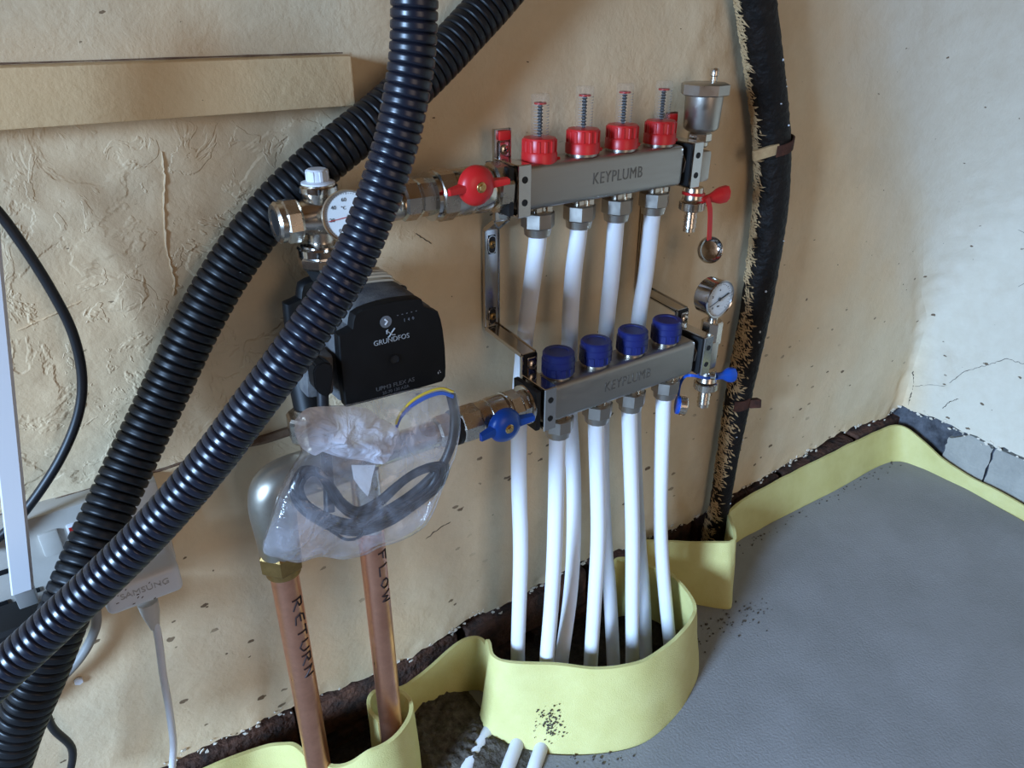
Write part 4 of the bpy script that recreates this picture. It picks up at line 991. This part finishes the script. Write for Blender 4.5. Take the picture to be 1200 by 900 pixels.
for k in range(49):
    a = math.radians(235 - k * 290 / 48); L = .0022 if k % 8 == 0 else .0012
    mb.box(gc + Vector((math.cos(a) * .0222, .0016, math.sin(a) * .0222)), (L, .0002, .0003), rot=Matrix.Rotation(-a, 3, 'Y'))
mb.build('tick_marks', M['print_black'], cs)
for s_, a in (('0', 232), ('20', 188), ('40', 145), ('60', 100), ('80', 55), ('100', 12), ('120', -40)):
    text('dial_figures', s_, .0052, gc + Vector((math.cos(math.radians(a)) * .0165, .0016, math.sin(math.radians(a)) * .0165)), M['print_black'], cs)
text('dial_figures', '°C', .0045, gc + Vector((-.004, .0016, .0085)), M['print_black'], cs)
dv = Vector((-.0225, 0, -.0035)); an = math.atan2(dv.z, dv.x)
mb = MB(); mb.box(gc + dv * .42 + Vector((0, .0008, 0)), (dv.length * .95, .0003, .0008), rot=Matrix.Rotation(-an, 3, 'Y')); mb.build('needle', M['redled'], cs)
mb = MB(); mb.lathe([(.0024, 0), (.0018, .0012)], gc + Vector((0, .0010, 0)), (0, -1, 0), 16); mb.build('needle_hub', M['chrome'], cs)

XF[0] = None
# ------------------------------------------------------------------ corrugated hoses
def hose(path, rad, pitch, m, label, n=26):
    sp = spline(path, 20); pts = resample(sp, pitch / 8)
    prof = [0, .8, 1, 1, 1, 1, 1, .8]
    rs = [rad * (.88 + .12 * prof[i % 8]) for i in range(len(pts))]
    mb = MB(); mb.tube(pts, rs, n); return tag(mb.build('corrugated_hose', m, sharp=60), label, 'hose')
yr = -.085
hose([at(u, v, y=y) for u, v, y in ((640, -75, -.026), (590, -12, -.026), (556, 26, -.026), (500, 85, -.030), (445, 135, -.036), (375, 192, -.036), (318, 248, -.030), (270, 312, -.026), (230, 382, -.028), (192, 462, -.034), (152, 545, -.048), (112, 632, -.072), (75, 720, -.095), (48, 790, -.10), (22, 850, -.10), (5, 900, -.10), (-25, 985, -.10))], .0190, .0076, M['hose'],
     'black corrugated hose lying against the wall, passing behind the other one')
hose([at(u, v, y=y - (0 if v < 600 else 0)) for u, v, y in ((488, -90, -.20), (486, -20, -.20), (484, 53, -.20), (477, 107, -.20), (466, 160, -.20), (450, 213, -.20), (437, 250, -.20), (414, 304, -.20), (384, 355, -.20), (344, 412, -.20), (299, 472, -.195), (247, 541, -.19), (192, 605, -.185), (137, 662, -.18), (80, 716, -.175), (0, 790, -.17), (-60, 845, -.165), (-160, 935, -.16))], .0140, .0061, M['hose2'],
     'black corrugated hose in front, crossing over pump and temperature gauge')

# ------------------------------------------------------------------ socket, charger and cables at left
SY = -.022
pa = at(193, 560, y=SY)
t = root('wall_socket', (-.03, 0, .40), 'dusty grey-white double switched socket plate on left wall', 'socket')
zt_ = at(100, 588, y=SY).z; xr = at(203, 640, y=SY).x
zb_ = zt_ - .088
mb = MB(); mb.box(((xr - .16) / 2, -.011, (zt_ + zb_) / 2), (xr + .16, .024, zt_ - zb_), bev=.002); mb.build('plate', M['dirty_white'], t)
c = at(60, 637, y=SY - .003)
mb = MB(); mb.box(c + Vector((0, 0.002, 0)), (.014, .006, .023), rot=None, bev=.0015); mb.build('switch', M['dirty_white'], t)
c2 = at(84, 622, y=SY - .003); mb = MB(); mb.box(c2 + Vector((.003, .002, -.004)), (.012, .006, .020), bev=.0015); s2 = mb.build('switch', M['white'], t)
mb = MB(); mb.box(c2 + Vector((.001, -.0012, .002)), (.005, .0006, .004)); mb.build('red_mark', M['redled'], s2)
for u, v in ((6, 670), (40, 693), (2, 708)):
    p = at(u, v, y=SY - .002); mb = MB(); mb.box(p, (.0085, .001, .0042)); mb.build('pin_slot', M['rubber'], t)
# black plug in socket, bottom left
t = root('black_plug', at(20, 740, y=-.05), 'black mains plug in the socket behind both hoses', 'plug')
mb = MB(); mb.box(at(12, 752, y=-.050), (.050, .040, .050), bev=.008, seg=3); mb.build('plug_body', M['rubber'], t)
mb = MB(); mb.tube(spline([at(30, 760, y=-.055), at(45, 800, y=-.05), at(60, 850, y=-.04), at(85, 880, y=-.03), at(75, 930, y=-.03)], 8), .0035, 12); mb.build('cord', M['cable'], t)
# charger
t = root('phone_charger', at(170, 690, y=-.05), 'white phone charger with rounded front, speckled, plugged into the socket', 'charger')
cw = [at(124, 700, y=-.070), at(213, 662, y=-.070)]
W_ = cw[1].x - cw[0].x; cc = at(169, 692, y=-.070)
mb = MB(); mb.box(Vector((cc.x, -.047, cc.z)), (W_, .048, .0290), bev=.007, seg=4); mb.build('charger_body', M['white'], t)
text('brand_lettering', 'SAMSUNG', .0080, Vector((cc.x + .001, -.0712, cc.z + .002)), M['emboss'], t, sx=1.05, depth=.0002)
mb = MB()
for k in range(14): mb.box(Vector((cc.x + random.uniform(-.5, .5) * W_ * .85, -.0711, cc.z + random.uniform(-.011, .011))), (random.uniform(.0006, .0022), .0002, .0006), rot=Matrix.Rotation(random.uniform(-.9, .2), 3, 'Y'))
f_ = mb.build('dirt_fleck', M['rust'], t, flat=True); f_['kind'] = 'stuff'
t = root('charging_cable', at(180, 730, y=-.055), 'white charging cable hanging from the phone charger', 'cable')
mb = MB(); mb.tube(spline([at(u, v, y=-.055) for u, v in ((180, 722), (186, 750), (191, 790), (198, 830), (203, 870), (202, 900), (200, 960))], 8), .0034, 14); mb.build('cord', M['white'], t)
mb = MB(); a = at(173, 706, y=-.055); b = at(182, 736, y=-.055); mb.tube([a, a.lerp(b, .4), a.lerp(b, .8), b], [.0085, .0075, .0050, .0040], 16, flat=.7); mb.build('connector', M['dirty_white'], t)
# grey flex
mb = MB(); mb.tube(spline([at(u, v, y=-.018) for u, v in ((108, 690), (112, 712), (112, 735), (98, 765), (75, 792), (50, 812), (20, 838))], 8), .0042, 14); tag(mb.build('grey_cable', M['grey']), 'short grey flex curving down the wall below the socket', 'cable')
# white trunking
t = root('white_trunking', at(12, 500, y=-.06), 'white square plastic trunking at left edge of view, cut off at bottom', 'trunking')
a = at(-14, 300, y=-.075); b = at(27, 694, y=-.075)
a2 = at(-38, 0, y=-.075)
for nm, off, sz, m in (('channel', 0, (.0155, .014), 'white'),):
    mb = MB(); pts = [a2, a, b]; d = (b - a).normalized()
    rows = []
    for p in (a2, a, b):
        rows.append([p + Vector((-.0065, 0, 0)), p + Vector((.0055, 0, 0)), p + Vector((.0075, .002, 0)), p + Vector((.0075, .016, 0)), p + Vector((-.0075, .016, 0)), p + Vector((-.0075, .001, 0))])
    R = mb.grid(rows, close=True); mb.bm.faces.new(R[0]); mb.bm.faces.new(R[-1]); mb.build(nm, M[m], t, sharp=20)
mb = MB(); c = b + Vector((.0, .009, -.008)); mb.box(c, (.013, .012, .018), bev=.001); mb.build('grey_insert', M['grey'], t)
# black cable
mb = MB(); mb.tube(spline([at(u, v, y=-.03) for u, v in ((-60, 200), (-10, 240), (25, 285), (60, 340), (85, 390), (96, 440), (92, 485), (72, 535), (40, 585), (8, 622), (-30, 650))], 10), .0037, 14); tag(mb.build('black_cable', M['cable']), 'thin black cable bowing across the wall at far left', 'cable')
# little white scrap on the wall
c = at(92, 797, y=-.006); mb = MB(); mb.hexn(c, c + Vector((0, -.003, 0)), .004); tag(mb.build('plaster_scrap', M['white'], flat=True), 'tiny white hexagonal scrap stuck on wall right of the hoses', 'scrap')

# ------------------------------------------------------------------ plastic bag with spare cable
BY = -.162
t = root('plastic_bag', at(430, 560, y=BY), 'clear plastic bag hanging under pump with crumpled milky top', 'bag')
ol = [(345, 512), (349, 496), (362, 482), (384, 477), (405, 476), (440, 470), (480, 461), (515, 455), (533, 458), (538, 472), (536, 500), (527, 535), (518, 562), (508, 590), (495, 615), (470, 632), (446, 640), (425, 650), (400, 654), (370, 650), (345, 656), (322, 650), (307, 644), (315, 612), (326, 580), (342, 548), (354, 528)]
N_ = 132
oc = spline([Vector((u, v, 0)) for u, v in ol + ol[:1]], 12); oc = resample(oc, sum((b - a).length for a, b in zip(oc, oc[1:])) / N_)[:N_]
cen2 = Vector((430, 560, 0)); 
def bmid(p): return .006 * nz(p.x * 14, p.z * 14, 9)
def bmv(p): return p + Vector((0, bmid(p), 0))
def bagpt(q, s, side):
    p = cen2.lerp(q, s); base = at(p.x, p.y, y=BY); f = math.sqrt(max(0, 1 - s ** 2.4)); e = base.copy()
    wob = .0032 * nz(base.x * 60, base.z * 60, side) + .0018 * nz(base.x * 140, base.z * 140, side * 2) + .0016 * abs(nz(base.x * 45 + base.z * 60, base.z * 20 - base.x * 30, 5))
    e.y += side * (.0180 * f + .001) + wob * (.2 + f * .8) + bmid(base)
    return e
SS = [1.0, .985, .96, .92, .87, .81, .74, .66, .57, .47, .36, .24, .12, .02]
for side, nm in ((-1, 'front_sheet'), (1, 'back_sheet')):
    mb = MB(); mb.grid([[bagpt(q, s, side) for q in oc] for s in SS], close=True); mb.build(nm, M['bag'], t, sharp=70)
fo2 = [(347, 508), (352, 492), (368, 482), (400, 480), (432, 482), (450, 494), (470, 506), (468, 520), (462, 538), (452, 546), (430, 544), (402, 540), (380, 534), (372, 538), (356, 528)]
oc2 = spline([Vector((u, v, 0)) for u, v in fo2 + fo2[:1]], 8); c3 = Vector((405, 512, 0)); mb = MB(); rows = []
for s in (1.0, .93, .84, .74, .62, .5, .37, .24, .1, .01):
    row = []
    for q in oc2[:-1]:
        p = c3.lerp(q, s); b_ = at(p.x, p.y, y=BY - .019)
        b_.y += .007 * (s ** 2) - .006 * abs(nz(b_.x * 60 + b_.z * 30, b_.z * 60, 1)) - .0015 * abs(nz(b_.x * 120, b_.z * 120, 4)); row.append(b_)
    rows.append(row)
mb.grid(rows, close=True); mb.build('crumpled_fold', M['film'], t, sharp=70)
o_ = [(412, 545), (440, 545), (436, 560), (434, 572), (431, 582), (422, 572), (415, 562)]
mb = MB(); mb.prism([at(u, v, y=BY - .006) for u, v in o_], (0, .0006, 0)); tag(mb.build('white_tag', M['white']), 'small white pointed paper tag inside the plastic bag', 'tag')
# cable coil
t = root('cable_coil', at(420, 600, y=BY), 'coiled dark cable tied inside the clear plastic bag', 'cable')
ctrl = [(352, 556), (360, 550), (375, 554), (388, 572), (400, 590), (420, 600), (445, 590), (470, 565), (495, 548), (515, 545), (508, 568), (480, 592), (455, 608), (425, 618), (395, 615), (370, 601), (352, 586), (346, 570)]
for k in range(6):
    o = k * 2.4 - 6; pts = []
    for i, (u, v) in enumerate(ctrl + ctrl[:1]):
        dx, dy = u - 425, v - 580; f = 1 + o * .010
        pts.append(bmv(at(425 + dx * f + 1.5 * nz(i * 1.3, k), 581 + dy * (1 + o * .022) + 2.5 * nz(i * 1.1, k * 2.0 + 9) + (k % 3 - 1) * 1.5, y=BY + .004 * ((k % 3) - 1) + .002 * nz(i, k))))
    mb = MB(); mb.tube(spline(pts, 6), .0026, 10); mb.build('cable_turn', M['cable'], t)
mb = MB(); mb.tube(spline([bmv(at(u, v, y=BY)) for u, v in ((530, 464), (532, 485), (528, 512), (518, 538), (502, 560), (482, 580), (450, 602), (420, 610))], 8), .0040, 14); mb.build('cable_end', M['cable'], t)
mb = MB(); mb.tube(spline([at(u, v, y=BY - .008) for u, v in ((388, 622), (405, 632), (420, 630), (428, 620), (412, 618))], 8), .0012, 8); mb.build('tie', M['cable'], t)
for m, o, nm in ((M['yellow_wire'], -3, 'yellow_wire'), (M['blue_wire'], 1.5, 'blue_wire'), (M['blue_wire'], 3.5, 'blue_wire')):
    mb = MB(); mb.tube(spline([at(u, v + o, y=BY - .006) for u, v in ((464, 500), (470, 486), (484, 472), (502, 462), (518, 458), (531, 462))], 8), .0010, 8); mb.build(nm, m, t)
